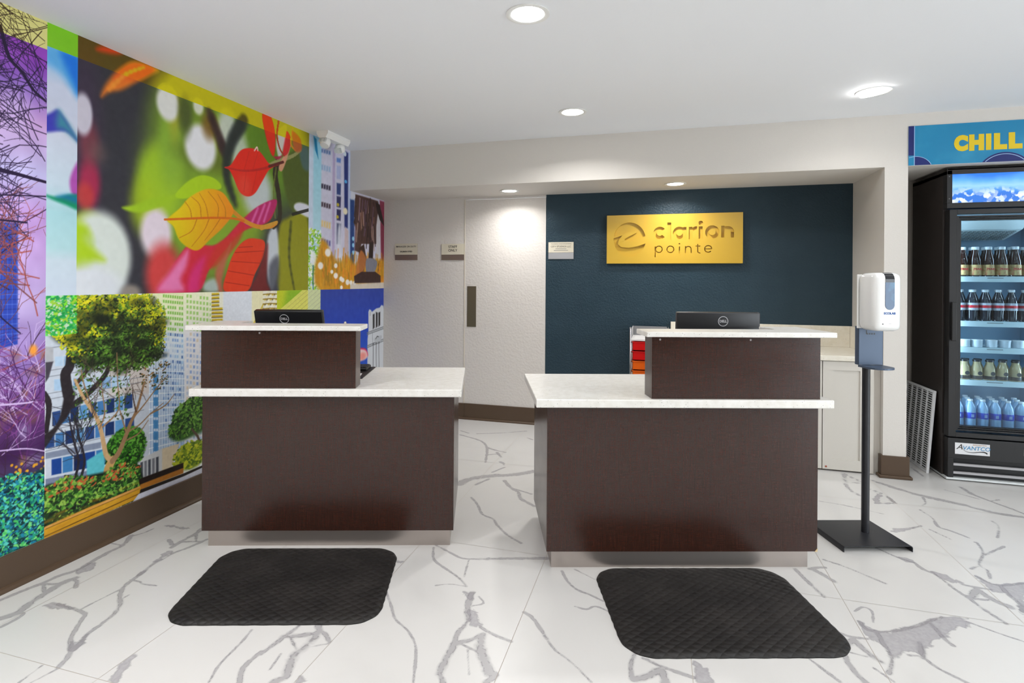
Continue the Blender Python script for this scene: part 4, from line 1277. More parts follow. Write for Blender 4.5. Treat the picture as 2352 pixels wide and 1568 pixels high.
# --- panel: blurred street towers, autumn grass and a bronze statue
D = Canvas(3.86, BACK_Y - 0.002, Z_MID, CEIL, 190, 420)
D.fill((208, 206, 226))
D.poly([(3.86, 1.0), (3.93, 1.0), (3.93, 2.6), (3.86, 2.6)], (202, 216, 236), 1, 0.01, curve=False)
D.poly([(3.92, 1.2), (4.03, 1.2), (4.03, 2.6), (3.92, 2.6)], grad([(1.24, (200, 220, 220)), (1.6, (186, 220, 232)), (2.2, (160, 214, 232)), (2.47, (150, 205, 230))]), 1, 0.015, curve=False)
D.poly([(3.9195, 2.4640), (3.9616, 2.4465), (3.9876, 2.2946), (3.9446, 2.3553)], (20, 130, 180), 1, 0.008, curve=False)
D.leaves(420, (3.86, 4.03, 1.24, 1.72), 0.014, [(150, 205, 40), (190, 225, 90), (235, 245, 235), (110, 180, 60)], test=lambda q, z: rng.random() < 0.8)
for g in ((3.9252, 1.4840, 0.0415, 0.0624), (3.9446, 1.3281, 0.0299, 0.0348)):
    D.ell(g, (238, 242, 246), 0.9, 0.3)
D.line([(3.9254, 1.4321), (3.9275, 1.2448)], 0.014, 0.014, (20, 110, 110), 0.9, False)
wins = [(342, 350, (96, 128, 186)), (378, 390, (150, 180, 214)), (422, 432, (34, 28, 52)), (464, 474, (58, 40, 50)), (506, 520, (230, 200, 130)), (548, 560, (96, 96, 160))]
for y0, y1, c in wins:
    for k in range(4):
        x = 738 + k * 5.6
        yo = k * 1.6
        D.poly([WX(x, y0 + yo), WX(x + 4, y0 + yo), WX(x + 4, y1 + yo), WX(x, y1 + yo)], c, 0.95, 0.01, curve=False)
D.poly([(4.1962, 2.4297), (4.2363, 2.4388), (4.2346, 1.4776), (4.1945, 1.4762)], (178, 160, 200), 0.8, 0.01, curve=False)
for y0, y1, c in ((362, 372, (90, 130, 205)), (380, 410, (170, 180, 220)), (420, 446, (40, 60, 120)), (450, 475, (48, 50, 100)), (480, 505, (40, 40, 84)), (512, 560, (90, 96, 130))):
    D.poly([WX(773, y0), WX(783, y0 + 2), WX(782, y1 + 2), WX(773, y1)], c, 0.95, 0.01, curve=False)
D.poly([(4.2858, 1.7407), (4.3269, 1.7819), (4.3446, 1.4814), (4.2753, 1.4790)], (220, 222, 234), 0.9, 0.02)
D.poly([(4.3750, 2.4512), (4.4475, 2.4404), (4.4486, 1.7779), (4.3906, 1.7802)], (36, 52, 120), 1, 0.012, curve=False)
D.poly([(4.4474, 2.4481), (4.4916, 2.4578), (4.4977, 1.4090), (4.4533, 1.4081)], (186, 200, 232), 0.9, 0.012, curve=False)
D.poly([(4.3977, 1.7885), (4.4562, 1.7554), (4.4602, 1.4469), (4.3872, 1.4829)], (206, 184, 186), 0.9, 0.012, curve=False)
for g, c in (((4.3898, 2.4240, 0.0250, 0.0228), (214, 226, 236)), ((4.4072, 2.1831, 0.0216, 0.0153), (90, 180, 235)), ((4.4034, 1.9227, 0.0360, 0.0305), (240, 230, 200)), ((4.2831, 1.9643, 0.0206, 0.0149), (196, 176, 60)), ((4.2775, 1.8592, 0.0205, 0.0149), (196, 176, 60))):
    D.ell(g, c, 1, 0.3)
D.poly([(4.4822, 2.0369), (4.5574, 2.0474), (4.5575, 1.4496), (4.4897, 1.4477)], (34, 66, 128), 1, 0.015, curve=False)
D.poly([(4.4959, 2.1282), (4.5717, 2.1204), (4.5575, 2.0395), (4.4969, 2.0467)], (214, 218, 230), 0.8, 0.012, curve=False)
for yy in (548, 563, 580):
    D.ell((WX(811, yy)[0], WX(811, yy)[1], 0.02, 0.02), (150, 205, 236), 1, 0.3)
D.poly([(5.0397, 2.1061), (5.1508, 2.1040), (5.1594, 1.5100), (5.0757, 1.5071)], (140, 50, 76), 1, 0.012, curve=False)
D.poly([(4.9511, 2.0517), (5.0591, 2.0228), (5.0489, 1.4632), (4.9770, 1.4612)], (214, 210, 214), 0.9, 0.02, curve=False)
# autumn grass
D.poly([(4.0201, 1.6116), (4.1015, 1.6348), (4.1804, 1.5488), (4.2821, 1.4792), (4.3870, 1.4981), (4.4592, 1.5241), (4.5726, 1.4658), (4.6901, 1.4774), (5.1594, 1.5100), (5.1637, 1.2124), (4.0246, 1.2294)], (206, 146, 28), 1, 0.03)
for k in range(240):
    q = rng.uniform(4.03, 5.13)
    z = rng.uniform(1.24, 1.5)
    D.line([(q, z), (q + rng.normal(0, 0.01), z + rng.uniform(0.04, 0.12))], 0.016, 0.008, ((226, 160, 30), (180, 120, 20), (236, 130, 40), (196, 150, 60), (150, 120, 30))[rng.integers(5)], 0.6, False, 0.008)
for x, y, r in ((736, 610, 7), (753, 580, 8), (771, 610, 5), (771, 633, 6), (783, 640, 5), (787, 643, 5), (798, 648, 6), (806, 649, 5), (814, 650, 5), (784, 660, 4), (762, 624, 4)):
    q, z = WX(x, y)
    D.ell((q, z, r * 0.0055, r * 0.0042), (244, 240, 236), 0.95, 0.3)
# statue
D.poly([(4.5720, 2.0968), (4.8467, 2.0961), (5.0038, 2.0927), (5.0223, 2.0610), (4.9717, 1.8425), (4.9740, 1.6731), (4.8356, 1.6642), (4.6877, 1.6546), (4.6569, 1.5725), (4.5633, 1.5875), (4.5918, 1.7672), (4.5448, 1.8416), (4.5746, 1.9038)], (84, 58, 52), 1, 0.008, curve=False)
for k in range(34):
    x = rng.uniform(816, 862)
    y = rng.uniform(450, 530)
    q0_, z0_ = WX(x, y)
    q1_, z1_ = WX(x + rng.uniform(-4, 4), y + rng.uniform(20, 55))
    D.line([(q0_, z0_), (q1_, z1_)], 0.016, 0.01, ((150, 104, 78), (40, 26, 26), (190, 160, 150), (116, 90, 120), (60, 36, 30))[rng.integers(5)], 0.8, False, 0.006)
D.poly([(4.9507, 2.0770), (5.0403, 2.0633), (5.1160, 1.9212), (5.1356, 1.8579), (5.0425, 1.9135), (4.9873, 1.9927)], (40, 28, 26), 1, 0.006, curve=False)
D.poly([(4.6406, 1.6116), (4.7361, 1.6577), (4.7877, 1.4970), (4.7234, 1.3933), (4.6435, 1.3920)], (60, 40, 32), 1, 0.008, curve=False)
D.poly([(4.8354, 1.6807), (4.9211, 1.6865), (4.9063, 1.5011), (4.8211, 1.4981)], (48, 34, 30), 1, 0.006, curve=False)
D.poly([(4.6725, 1.5934), (4.7877, 1.4970), (4.6913, 1.3807), (4.5815, 1.3712)], (196, 120, 60), 0.85, 0.012)
D.poly([(4.7873, 1.5216), (4.9942, 1.5042), (4.9253, 1.3841), (4.7893, 1.3739)], (128, 128, 140), 1, 0.008)
D.line([(5.0301, 1.5055), (5.0136, 1.3982)], 0.01, 0.01, (60, 40, 30), 1, False)
D.poly([(4.5587, 1.3552), (4.6911, 1.3968), (4.9601, 1.4015), (5.0685, 1.3646), (5.0696, 1.2913), (4.5672, 1.2922)], (60, 38, 34), 1, 0.006, curve=False)
D.poly([(4.4918, 1.2846), (5.1625, 1.2999), (5.1637, 1.2124), (4.4926, 1.2224)], (216, 210, 206), 0.9, 0.01, curve=False)
D.noise(3, 0.02)
panel(D, 'picture_panel', 'print of a bronze statue, autumn grass and blurred towers', 0.001)

# --- panel: blue sky with a pale stone tower
E = Canvas(4.031, BACK_Y - 0.002, Z_LOW, Z_MID, 170, 260)
E.fill((34, 62, 166))
E.put((slice(None), slice(None)), np.ones(E.Q.shape), grad([(0.15, (30, 84, 196)), (0.7, (30, 78, 190)), (0.95, (32, 66, 178)), (1.24, (46, 68, 160))]))
E.noise(3, 0.03)
ston = (206, 210, 216)
E.poly([(4.8278, 1.0025), (4.8276, 1.0191), (4.8441, 1.0431), (4.8783, 1.0332), (4.8958, 1.0156), (4.9828, 1.0452), (5.0547, 1.0506), (5.0910, 1.0750), (5.1283, 1.0649), (5.1477, 1.0204), (5.1860, 0.9834), (5.2040, -0.2520), (4.8100, -0.1499), (4.8144, 0.7559), (4.8301, 0.8370)], ston, 1, 0.008, curve=False)
for k, x in enumerate((856, 863, 869)):
    E.poly([WX(x, 722 - k * 2 - (4 if k == 1 else 0)), WX(x + 4.2, 720 - k * 2), WX(x + 4, 752 - k * 3), WX(x, 756 - k * 3)], (44, 42, 44), 1, 0.008, curve=False)
    E.line([WX(x + 1, 790 - k * 2), WX(x + 1, 900)], 0.014, 0.012, (110, 112, 118), 0.9, False)
    E.ell((WX(x + 1, 790 - k * 2)[0], WX(x + 1, 790 - k * 2)[1], 0.016, 0.014), (60, 60, 64), 0.9, 0.3)
for y0, y1 in ((768, 753), (764, 749), (794, 777), (798, 781)):
    E.line([WX(843, y0), WX(884, y1)], 0.012, 0.012, (120, 124, 130), 0.8, False)
E.poly([(4.9515, 0.7594), (5.0954, 0.7718), (5.0777, 0.7216), (4.9697, 0.7153)], (184, 188, 194), 1, 0.006)
E.line([(4.9781, 0.7484), (5.0045, 0.7715), (5.0316, 0.7647)], 0.01, 0.01, (60, 60, 64), 0.9, False)
E.line([(4.9072, 0.8097), (4.9174, 0.7039)], 0.008, 0.008, (120, 124, 130), 0.8, False)
E.line([(4.8615, 1.0174), (4.8619, 0.9841)], 0.012, 0.012, (150, 154, 160), 0.8, False)
# pink and white petal
E.poly([(4.5596, 0.7020), (4.7492, 0.6848), (4.8075, 0.6495), (4.8165, 0.5990), (4.7012, 0.6377), (4.5599, 0.6784)], (222, 40, 84), 1, 0.012)
E.poly([(4.5599, 0.6784), (4.7494, 0.6685), (4.8078, 0.6248), (4.8000, 0.5846), (4.7021, 0.5729), (4.5612, 0.5759)], (238, 212, 214), 1, 0.012)
E.ell((4.7108, 0.6124, 0.0807, 0.0365), (236, 140, 128), 0.9, 0.6)
panel(E, 'picture_panel', 'print of a pale stone tower against blue sky', 0.001)
del A, B, C, D, E

# ------------------------------------------------------------------ reception desks


def laminate():
    m, nt, b = new_mat('dark_espresso_laminate')
    L = nt.links.new
    tc = nt.nodes.new('ShaderNodeTexCoord')

    def wv(scale, strength_axis):
        mp = nt.nodes.new('ShaderNodeMapping')
        mp.inputs['Scale'].default_value = strength_axis
        n = nt.nodes.new('ShaderNodeTexNoise')
        n.inputs['Scale'].default_value = scale
        n.inputs['Detail'].default_value = 3
        L(tc.outputs['Object'], mp.inputs['Vector'])
        L(mp.outputs['Vector'], n.inputs['Vector'])
        return n.outputs['Fac']
    v = wv(1.0, (520, 520, 14))
    h = wv(1.0, (20, 20, 520))
    smudge = wv(1.0, (4, 4, 7))
    mx = nt.nodes.new('ShaderNodeMath')
    mx.operation = 'ADD'
    L(v, mx.inputs[0])
    L(h, mx.inputs[1])
    r = nt.nodes.new('ShaderNodeValToRGB')
    r.color_ramp.elements[0].position = 0.3
    r.color_ramp.elements[1].position = 0.75
    r.color_ramp.elements[0].color = lin((36, 16, 10))
    r.color_ramp.elements[1].color = lin((60, 31, 20))
    hf = nt.nodes.new('ShaderNodeMath')
    hf.operation = 'MULTIPLY'
    hf.inputs[1].default_value = 0.5
    L(mx.outputs[0], hf.inputs[0])
    L(hf.outputs[0], r.inputs['Fac'])
    L(r.outputs['Color'], b.inputs['Base Color'])
    mr = nt.nodes.new('ShaderNodeMapRange')
    mr.inputs['From Min'].default_value = 0.3
    mr.inputs['From Max'].default_value = 0.7
    mr.inputs['To Min'].default_value = 0.2
    mr.inputs['To Max'].default_value = 0.25
    L(smudge, mr.inputs['Value'])
    L(mr.outputs['Result'], b.inputs['Roughness'])
    bp = nt.nodes.new('ShaderNodeBump')
    bp.inputs['Strength'].default_value = 0.03
    bp.inputs['Distance'].default_value = 0.002
    L(hf.outputs[0], bp.inputs['Height'])
    L(bp.outputs['Normal'], b.inputs['Normal'])
    b.inputs['Specular IOR Level'].default_value = 0.55
    return m


def quartz(name, c0, c1, speck):
    m, nt, b = new_mat(name)
    L = nt.links.new
    tc = nt.nodes.new('ShaderNodeTexCoord')
    n = nt.nodes.new('ShaderNodeTexNoise')
    n.inputs['Scale'].default_value = 30
    n.inputs['Detail'].default_value = 4
    L(tc.outputs['Object'], n.inputs['Vector'])
    vo = nt.nodes.new('ShaderNodeTexVoronoi')
    vo.inputs['Scale'].default_value = 120
    L(tc.outputs['Object'], vo.inputs['Vector'])
    lt = nt.nodes.new('ShaderNodeMapRange')
    lt.inputs['From Min'].default_value = 0.2
    lt.inputs['From Max'].default_value = 0.13
    L(vo.outputs['Distance'], lt.inputs['Value'])
    sc = nt.nodes.new('ShaderNodeSeparateColor')
    L(vo.outputs['Color'], sc.inputs[0])
    gt = nt.nodes.new('ShaderNodeMath')
    gt.operation = 'GREATER_THAN'
    gt.inputs[1].default_value = 0.72
    L(sc.outputs[0], gt.inputs[0])
    mu = nt.nodes.new('ShaderNodeMath')
    mu.operation = 'MULTIPLY'
    mu.use_clamp = True
    L(lt.outputs['Result'], mu.inputs[0])
    L(gt.outputs[0], mu.inputs[1])
    r = nt.nodes.new('ShaderNodeValToRGB')
    r.color_ramp.elements[0].color = lin(c0)
    r.color_ramp.elements[1].color = lin(c1)
    r.color_ramp.elements[0].position = 0.35
    r.color_ramp.elements[1].position = 0.65
    L(n.outputs['Fac'], r.inputs['Fac'])
    mx = nt.nodes.new('ShaderNodeMix')
    mx.data_type = 'RGBA'
    L(mu.outputs[0], mx.inputs['Factor'])
    L(r.outputs['Color'], mx.inputs[6])
    mx.inputs[7].default_value = lin(speck)
    L(mx.outputs[2], b.inputs['Base Color'])
    b.inputs['Roughness'].default_value = 0.28
    return m


M['laminate'] = laminate()
M['quartz'] = quartz('white_speckled_quartz', (222, 219, 212), (232, 230, 225), (128, 122, 116))
M['quartz2'] = quartz('cream_speckled_quartz', (226, 219, 202), (234, 228, 214), (170, 160, 142))
M['wood_raw'] = mat('raw_particle_board', (196, 174, 130), 0.8)

W_DESK = 1.2


def desk(label, loc, rz, mirror, body_x, counter_x, box_x, slab_x):
    root = empty('reception_desk', label, 'desk', loc, rz, 'reception desks')

    def X(a):
        return W_DESK - a if mirror else a

    def bx(mb, x0, x1, *rest):
        a, b = sorted((X(x0), X(x1)))
        return mb.box(a, b, *rest)
    bx(MB(), 0.0, 1.195, 0.0, 0.55, 0.0, 0.093).build('kick_plate', M['steel'], root)
    bx(MB(), body_x[0], body_x[1], -0.045, -0.027, 0.093, 0.758, 0.0008).build('front_panel', M['laminate'], root)
    bx(MB(), body_x[0], body_x[0] + 0.018, -0.026, 0.575, 0.093, 0.758, 0.0008).build('side_panel', M['laminate'], root)
    bx(MB(), body_x[1] - 0.018, body_x[1], -0.026, 0.575, 0.093, 0.758, 0.0008).build('side_panel', M['laminate'], root)
    bx(MB(), body_x[0] + 0.019, body_x[1] - 0.019, -0.026, 0.573, 0.094, 0.757).build('carcass', M['laminate'], root)
    bx(MB(), counter_x[0], counter_x[1], -0.1, 0.605, 0.758, 0.795, 0.004, 2).build('countertop', M['quartz'], root)
    bx(MB(), box_x[0], box_x[1], -0.078, -0.06, 0.7955, 1.075, 0.0008).build('upper_panel', M['laminate'], root)
    mb = MB()
    bx(mb, box_x[0] + 0.001, box_x[1], -0.0595, 0.03, 0.7955, 1.0745, 0.0008)
    bx(mb, box_x[0] + 0.001, box_x[0] + 0.095, 0.03, 0.2, 0.7955, 1.0745, 0.0008)
    mb.build('upper_riser', M['laminate'], root)
    ol = [(slab_x[0], -0.102), (slab_x[1], -0.102), (slab_x[1], 0.07), (slab_x[0] + 0.19, 0.07), (slab_x[0] + 0.19, 0.235), (slab_x[0], 0.235)]
    t = MB().prism([(X(a), b) for a, b in ol], 'z', 1.075, 1.098)
    bmesh.ops.bevel(t.bm, geom=list(t.bm.edges), offset=0.003, segments=2, profile=0.5, affect='EDGES')
    t.build('transaction_top', M['quartz'], root)
    return root


DESK_L = desk('dark laminate reception desk beside the mural wall, raised ledge at its left', (-2.131, 2.296, 0), 0.309, False, (-0.012, 1.214), (-0.052, 1.252), (-0.004, 0.738), (-0.07, 0.766))
# the right hand desk is the mirror image
DESK_R = desk('dark laminate reception desk beside the sanitizer stand, raised ledge at its right', (-0.474, 2.592, 0), 0.3045, True, (-0.019, 1.222), (-0.06, 1.278), (-0.008, 0.757), (-0.07, 0.787))
_ch = MB().prism([(1.206, 0.0925), (1.2195, 0.0925), (1.2195, 0.108)], 'y', -0.0462, -0.0448).build('chipped_corner', M['wood_raw'], DESK_R)
for dx, dz in ((0.28, 0.74), (0.69, 0.742)):
    MB().lathe([(0.0045, 0), (0.0045, 0.004)], 10, (dx + 0.2, -0.0785, 1.062), 'y').build('screw_plug', mat('grey_plug', (150, 146, 146), 0.5), DESK_R)
MB().lathe([(0.005, 0), (0.005, 0.004)], 10, (0.275, -0.0785, 1.062), 'y').build('screw_plug', mat('grey_plug', (150, 146, 146), 0.5), DESK_L)

# ------------------------------------------------------------------ monitors, seen from behind
M['monback'] = mat('black_monitor_shell', (26, 27, 30), 0.36, bump=(600, 0.05, 2))


def monitor(label, desk_o, x, y, yaw, tilt, w, h, ztop, logo_x):
    dm = Matrix.Translation(desk_o.location) @ Matrix.Rotation(desk_o.rotation_euler[2], 4, 'Z')
    p = dm @ Vector((x, y, 0.7955))
    root = empty('computer_monitor', label, 'monitor', p, desk_o.rotation_euler[2] + yaw, 'front desk monitors')
    zc = ztop - 0.7955 - h
    t = Matrix.Translation((0, 0, zc + h)) @ Matrix.Rotation(tilt, 4, 'X') @ Matrix.Translation((0, 0, -h))
    MB().box(-w / 2, w / 2, -0.008, 0.026, 0, h, 0.006, 3, t).build('back_shell', M['monback'], root, True)
    MB().box(-w / 2 + 0.004, w / 2 - 0.004, 0.027, 0.031, 0.004, h - 0.004, 0.001, 1, t).build('screen', mat('dark_screen', (14, 15, 18), 0.15), root)
    MB().box(-0.03, 0.03, -0.05, -0.012, 0.006, zc + h * 0.55, 0.008, 2).build('stand_post', M['black'], root, True)
    MB().box(-0.12, 0.12, -0.11, 0.1, 0, 0.012, 0.005, 2).build('stand_foot', M['black'], root, True)
    # ring logo with four letters
    lz = h - 0.046
    r = Matrix.Translation((logo_x, -0.0085, lz))
    ring = MB().lathe([(0.0235, 0), (0.0235, 0.0012), (0.0265, 0.0012), (0.0265, 0)], 32, (0, 0, 0), 'y', closed=True)
    ring.bm.transform(t @ Matrix.Translation((logo_x, -0.0092, lz)))
    ring.build('logo_ring', M['silvertext'], root)
    tx = text('logo_letters', 'DELL', 0.0185, M['silvertext'], root, (0, 0, 0), (0, 0, 0), 0.0005, 0.0004, sx=0.95)
    tx.data.transform(t @ Matrix.Translation((logo_x, -0.009, lz)) @ Matrix.Rotation(math.pi / 2, 4, 'X'))
    return root


monitor('black monitor tilted back behind the left desk ledge', DESK_L, 0.275, 0.33, -0.06, 0.3, 0.385, 0.235, 1.148, -0.024)
monitor('wide black monitor standing behind the right desk ledge', DESK_R, 0.915, 0.33, 0.0, 0.06, 0.436, 0.27, 1.164, 0.022)

# desk pad, keyboard and small stalk on the left desk
_dm = Matrix.Translation(DESK_L.location) @ Matrix.Rotation(DESK_L.rotation_euler[2], 4, 'Z')
_p = _dm @ Vector((0.605, 0.39, 0.7955))
pad = tag(MB().box(-0.1, 0.11, -0.2, 0.2, 0, 0.004, 0.0015).build('desk_pad', M['black'], None, False, _p, (0, 0, 0.309)), 'flat black desk pad on the left counter', 'desk pad')
_p = _dm @ Vector((0.66, 0.5, 0.7998))
kb = empty('keyboard', 'black keyboard lying on the desk pad behind the left ledge', 'keyboard', _p, 0.309)
MB().box(-0.13, 0.03, -0.07, 0.07, 0, 0.016, 0.004, 2).build('keyboard_base', M['black'], kb)
_kr = None
for i in range(5):
    o = MB()
    for k in range(7):
        o.box(-0.125 + k * 0.0218, -0.1065 + k * 0.0218, -0.06 + i * 0.0245, -0.0395 + i * 0.0245, 0.0165, 0.021, 0.001, 1)
    o.build('key_row', mat('dark_keys', (34, 33, 34), 0.5), kb)
_p = _dm @ Vector((0.61, 0.27, 0.7998))
tag(MB().box(-0.08, 0.08, -0.06, 0.06, 0, 0.0012).build('paper_sheet', mat('white_paper', (226, 224, 226), 0.8), None, False, _p, (0, 0, 0.4)), 'sheet of white paper half under the raised ledge', 'paper')
_p = _dm @ Vector((0.583, 0.36, 0.802))
st = empty('pen_stand', 'thin silver stalk with a round ball end behind the left ledge', 'stand', _p, 0.309)
MB().lathe([(0.035, 0), (0.034, 0.006), (0.01, 0.012), (0.004, 0.016)], 20).build('stand_foot', M['chrome'], st, True)
MB().tube([(0, 0, 0.014), (0.001, 0, 0.16), (0.0, 0, 0.272)], 0.0035, 8).build('stem', M['chrome'], st, True)
MB().lathe([(0.0, 0.0), (0.006, 0.002), (0.0085, 0.009), (0.006, 0.016), (0.0, 0.0185)], 16, (0, 0, 0.268)).build('ball_end', mat('satin_silver', (190, 184, 178), 0.3, metal=0.8), st, True)

# ------------------------------------------------------------------ anti-fatigue mats


def mat_rubber():
    m, nt, b = new_mat('black_rubber_diamond')
    L = nt.links.new
    tc = nt.nodes.new('ShaderNodeTexCoord')
    sx = nt.nodes.new('ShaderNodeSeparateXYZ')
    L(tc.outputs['Object'], sx.inputs[0])

    def mth(op, a, c):
        n = nt.nodes.new('ShaderNodeMath')
        n.operation = op
        for i, v in enumerate((a, c)):
            if isinstance(v, (int, float)):
                n.inputs[i].default_value = v
            else:
                L(v, n.inputs[i])
        return n.outputs[0]
    u = mth('ADD', mth('MULTIPLY', sx.outputs[0], 62.0), mth('MULTIPLY', sx.outputs[1], 80.0))
    w = mth('SUBTRACT', mth('MULTIPLY', sx.outputs[0], 62.0), mth('MULTIPLY', sx.outputs[1], 80.0))
    h = mth('MULTIPLY', mth('ABSOLUTE', mth('SINE', u, 0), 0), mth('ABSOLUTE', mth('SINE', w, 0), 0))
    bp = nt.nodes.new('ShaderNodeBump')
    bp.inputs['Strength'].default_value = 0.8
    bp.inputs['Distance'].default_value = 0.004
    L(h, bp.inputs['Height'])
    n = nt.nodes.new('ShaderNodeTexNoise')
    n.inputs['Scale'].default_value = 5
    n.inputs['Detail'].default_value = 6
    L(tc.outputs['Object'], n.inputs['Vector'])
    r = nt.nodes.new('ShaderNodeValToRGB')
    r.color_ramp.elements[0].color = lin((27, 25, 24))
    r.color_ramp.elements[1].color = lin((43, 40, 38))
    r.color_ramp.elements[0].position = 0.4
    r.color_ramp.elements[1].position = 0.75
    L(n.outputs['Fac'], r.inputs['Fac'])
    L(r.outputs['Color'], b.inputs['Base Color'])
    L(bp.outputs['Normal'], b.inputs['Normal'])
    b.inputs['Roughness'].default_value = 0.55
    b.inputs['Specular IOR Level'].default_value = 0.35
    return m


M['rubber'] = mat_rubber()


def floor_mat(label, cx, cy, rz, w, d, r):
    rings = []
    n = 14
    for inset, z in ((0, 0.0005), (0.001, 0.004), (0.012, 0.0105), (0.03, 0.0125), (0.06, 0.013)):
        ring = []
        rr = max(r - inset * 0.7, 0.02)
        a, b = w / 2 - inset, d / 2 - inset
        base = []
        for qx, qy, t0 in ((1, 1, 0), (-1, 1, 90), (-1, -1, 180), (1, -1, 270)):
            for k in range(n + 1):
                t = math.radians(t0 + 90 * k / n)
                base.append((qx * (a - rr) + rr * math.cos(t), qy * (b - rr) + rr * math.sin(t)))
            # straight run to the next corner gets extra points so the edge can ripple
            nx, ny = {0: (-1, 1), 90: (-1, -1), 180: (1, -1), 270: (1, 1)}[t0]
            e = (nx * (a - rr) + (rr * math.cos(math.radians(t0 + 90))), ny * (b - rr) + rr * math.sin(math.radians(t0 + 90)))
            s = base[-1]
            for k in range(1, 40):
                base.append((s[0] + (e[0] - s[0]) * k / 40, s[1] + (e[1] - s[1]) * k / 40))
        for i, (x, y) in enumerate(base):
            rip = 1 + 0.0022 * math.sin(i * 2 * math.pi / 5.0) * (1 if inset < 0.02 else 0.3)
            ring.append((x * rip, y * rip, z))
        rings.append(ring)
    mb = MB()
    R = [[mb.bm.verts.new(p) for p in ring] for ring in rings]
    m = len(R[0])
    for a, b in zip(R[:-1], R[1:]):
        for k in range(m):
            mb.bm.faces.new((a[k], a[(k + 1) % m], b[(k + 1) % m], b[k]))
    mb.bm.faces.new(R[-1])
    mb.bm.faces.new(R[0][::-1])
    return tag(mb.build('floor_mat', M['rubber'], None, 'all', (cx, cy, 0), (0, 0, rz)), label, 'mat', 'anti-fatigue mats')


def desk_pt(o, x, y):
    return (Matrix.Translation(o.location) @ Matrix.Rotation(o.rotation_euler[2], 4, 'Z')) @ Vector((x, y, 0))


_p = desk_pt(DESK_L, 0.532, -0.348)
floor_mat('black quilted rubber mat in front of the desk by the mural', _p.x, _p.y, 0.309, 0.84, 0.615, 0.115)
_p = desk_pt(DESK_R, 0.614, -0.328)
floor_mat('black quilted rubber mat in front of the desk by the sanitizer stand', _p.x, _p.y, 0.3045, 0.845, 0.62, 0.115)

# ------------------------------------------------------------------ hand sanitizer stand
ss = empty('sanitizer_stand', 'hand sanitizer dispenser on a black pole stand beside the right desk', 'sanitizer stand', (1.036, 3.383, 0), 0.31)
sec = [(-0.217, 0.0), (-0.217, 0.02), (-0.213, 0.027), (-0.205, 0.03), (0.117, 0.03), (0.125, 0.027), (0.129, 0.02), (0.129, 0.0), (0.126, 0.0), (0.126, 0.02), (0.122, 0.025), (0.116, 0.027), (-0.204, 0.027), (-0.21, 0.025), (-0.214, 0.02), (-0.214, 0.0)]
MB().prism(sec, 'y', -0.16, 0.145).build('base_plate', M['blackmetal'], ss, 30)
MB().lathe([(0.0185, 0), (0.0185, 0.9)], 24, (0, 0, 0.03)).build('pole', M['blackmetal'], ss, 40)
M['bluegrey'] = mat('blue_grey_sheet_metal', (74, 88, 108), 0.4, metal=0.3)
MB().box(-0.064, 0.064, -0.034, -0.03, 0.902, 1.1, 0.001).box(0.06, 0.064, -0.034, -0.005, 0.902, 1.1, 0.001).box(-0.064, -0.06, -0.034, -0.005, 0.902, 1.1, 0.001).build('mounting_plate', M['bluegrey'], ss)
_sl = MB()
for k in range(4):
    _sl.box(-0.022 + k * 0.012, -0.015 + k * 0.012, -0.0346, -0.0338, 1.058, 1.066)
_sl.box(-0.026, -0.021, -0.0346, -0.0338, 1.06, 1.08)
_sl.build('mounting_slot', M['black'], ss)
ol = [(-0.064, -0.03), (0.064, -0.03)] + [(0.064 * math.cos(t), -0.1 - 0.055 * math.sin(t)) for t in [math.pi * k / 14 for k in range(15)]]
MB().prism(ol, 'z', 0.892, 0.901).build('drip_tray', M['bluegrey'], ss)
d = MB().box(-0.071, 0.071, -0.16, -0.03, 1.084, 1.374, 0.03, 6)
d.build('dispenser_body', mat('glossy_white_plastic', (232, 232, 230), 0.16, coat=0.3), ss, True)
MB().box(-0.0725, 0.0725, -0.036, -0.028, 1.09, 1.366, 0.003, 2).build('dispenser_back', M['white'], ss)


def window_outline(x, w, z0, z1):
    r = w / 2
    return [(x - r, z1), (x - r, z0 + r)] + [(x - r * math.cos(t), z0 + r - r * math.sin(t)) for t in [math.pi * k / 12 for k in range(1, 12)]] + [(x + r, z0 + r), (x + r, z1)]


MB().prism(window_outline(0.004, 0.046, 1.191, 1.326), 'y', -0.1625, -0.158).build('level_window', mat('blue_tinted_window', (16, 66, 108), 0.15, coat=0.15, mottle=(22, (40, 104, 140), 0.5, 0.75)), ss)
wt = MB()
prof = [(-0.1622, 1.326), (-0.1618, 1.342), (-0.158, 1.356), (-0.150, 1.367), (-0.138, 1.3735), (-0.12, 1.3755)]
for (y0, z0), (y1, z1) in zip(prof[:-1], prof[1:]):
    wt.quad((-0.019, y0, z0), (0.027, y0, z0), (0.027, y1, z1), (-0.019, y1, z1))
wt.build('window_cap', mat('gloss_black_window', (20, 20, 24), 0.08), ss, 'all')
text('brand_lettering', 'ECOLAB', 0.0155, mat('blue_lettering', (20, 82, 150), 0.5), ss, (0.004, -0.1606, 1.173), extrude=0.0006, offset=0.0006)
MB().lathe([(0.003, 0), (0.003, 0.001)], 12, (-0.03, -0.1608, 1.121), 'y').build('sensor_dot', M['black'], ss)
MB().box(0.0, 0.012, -0.1604, -0.1598, 1.1215, 1.1228).build('small_print', M['grey'], ss)

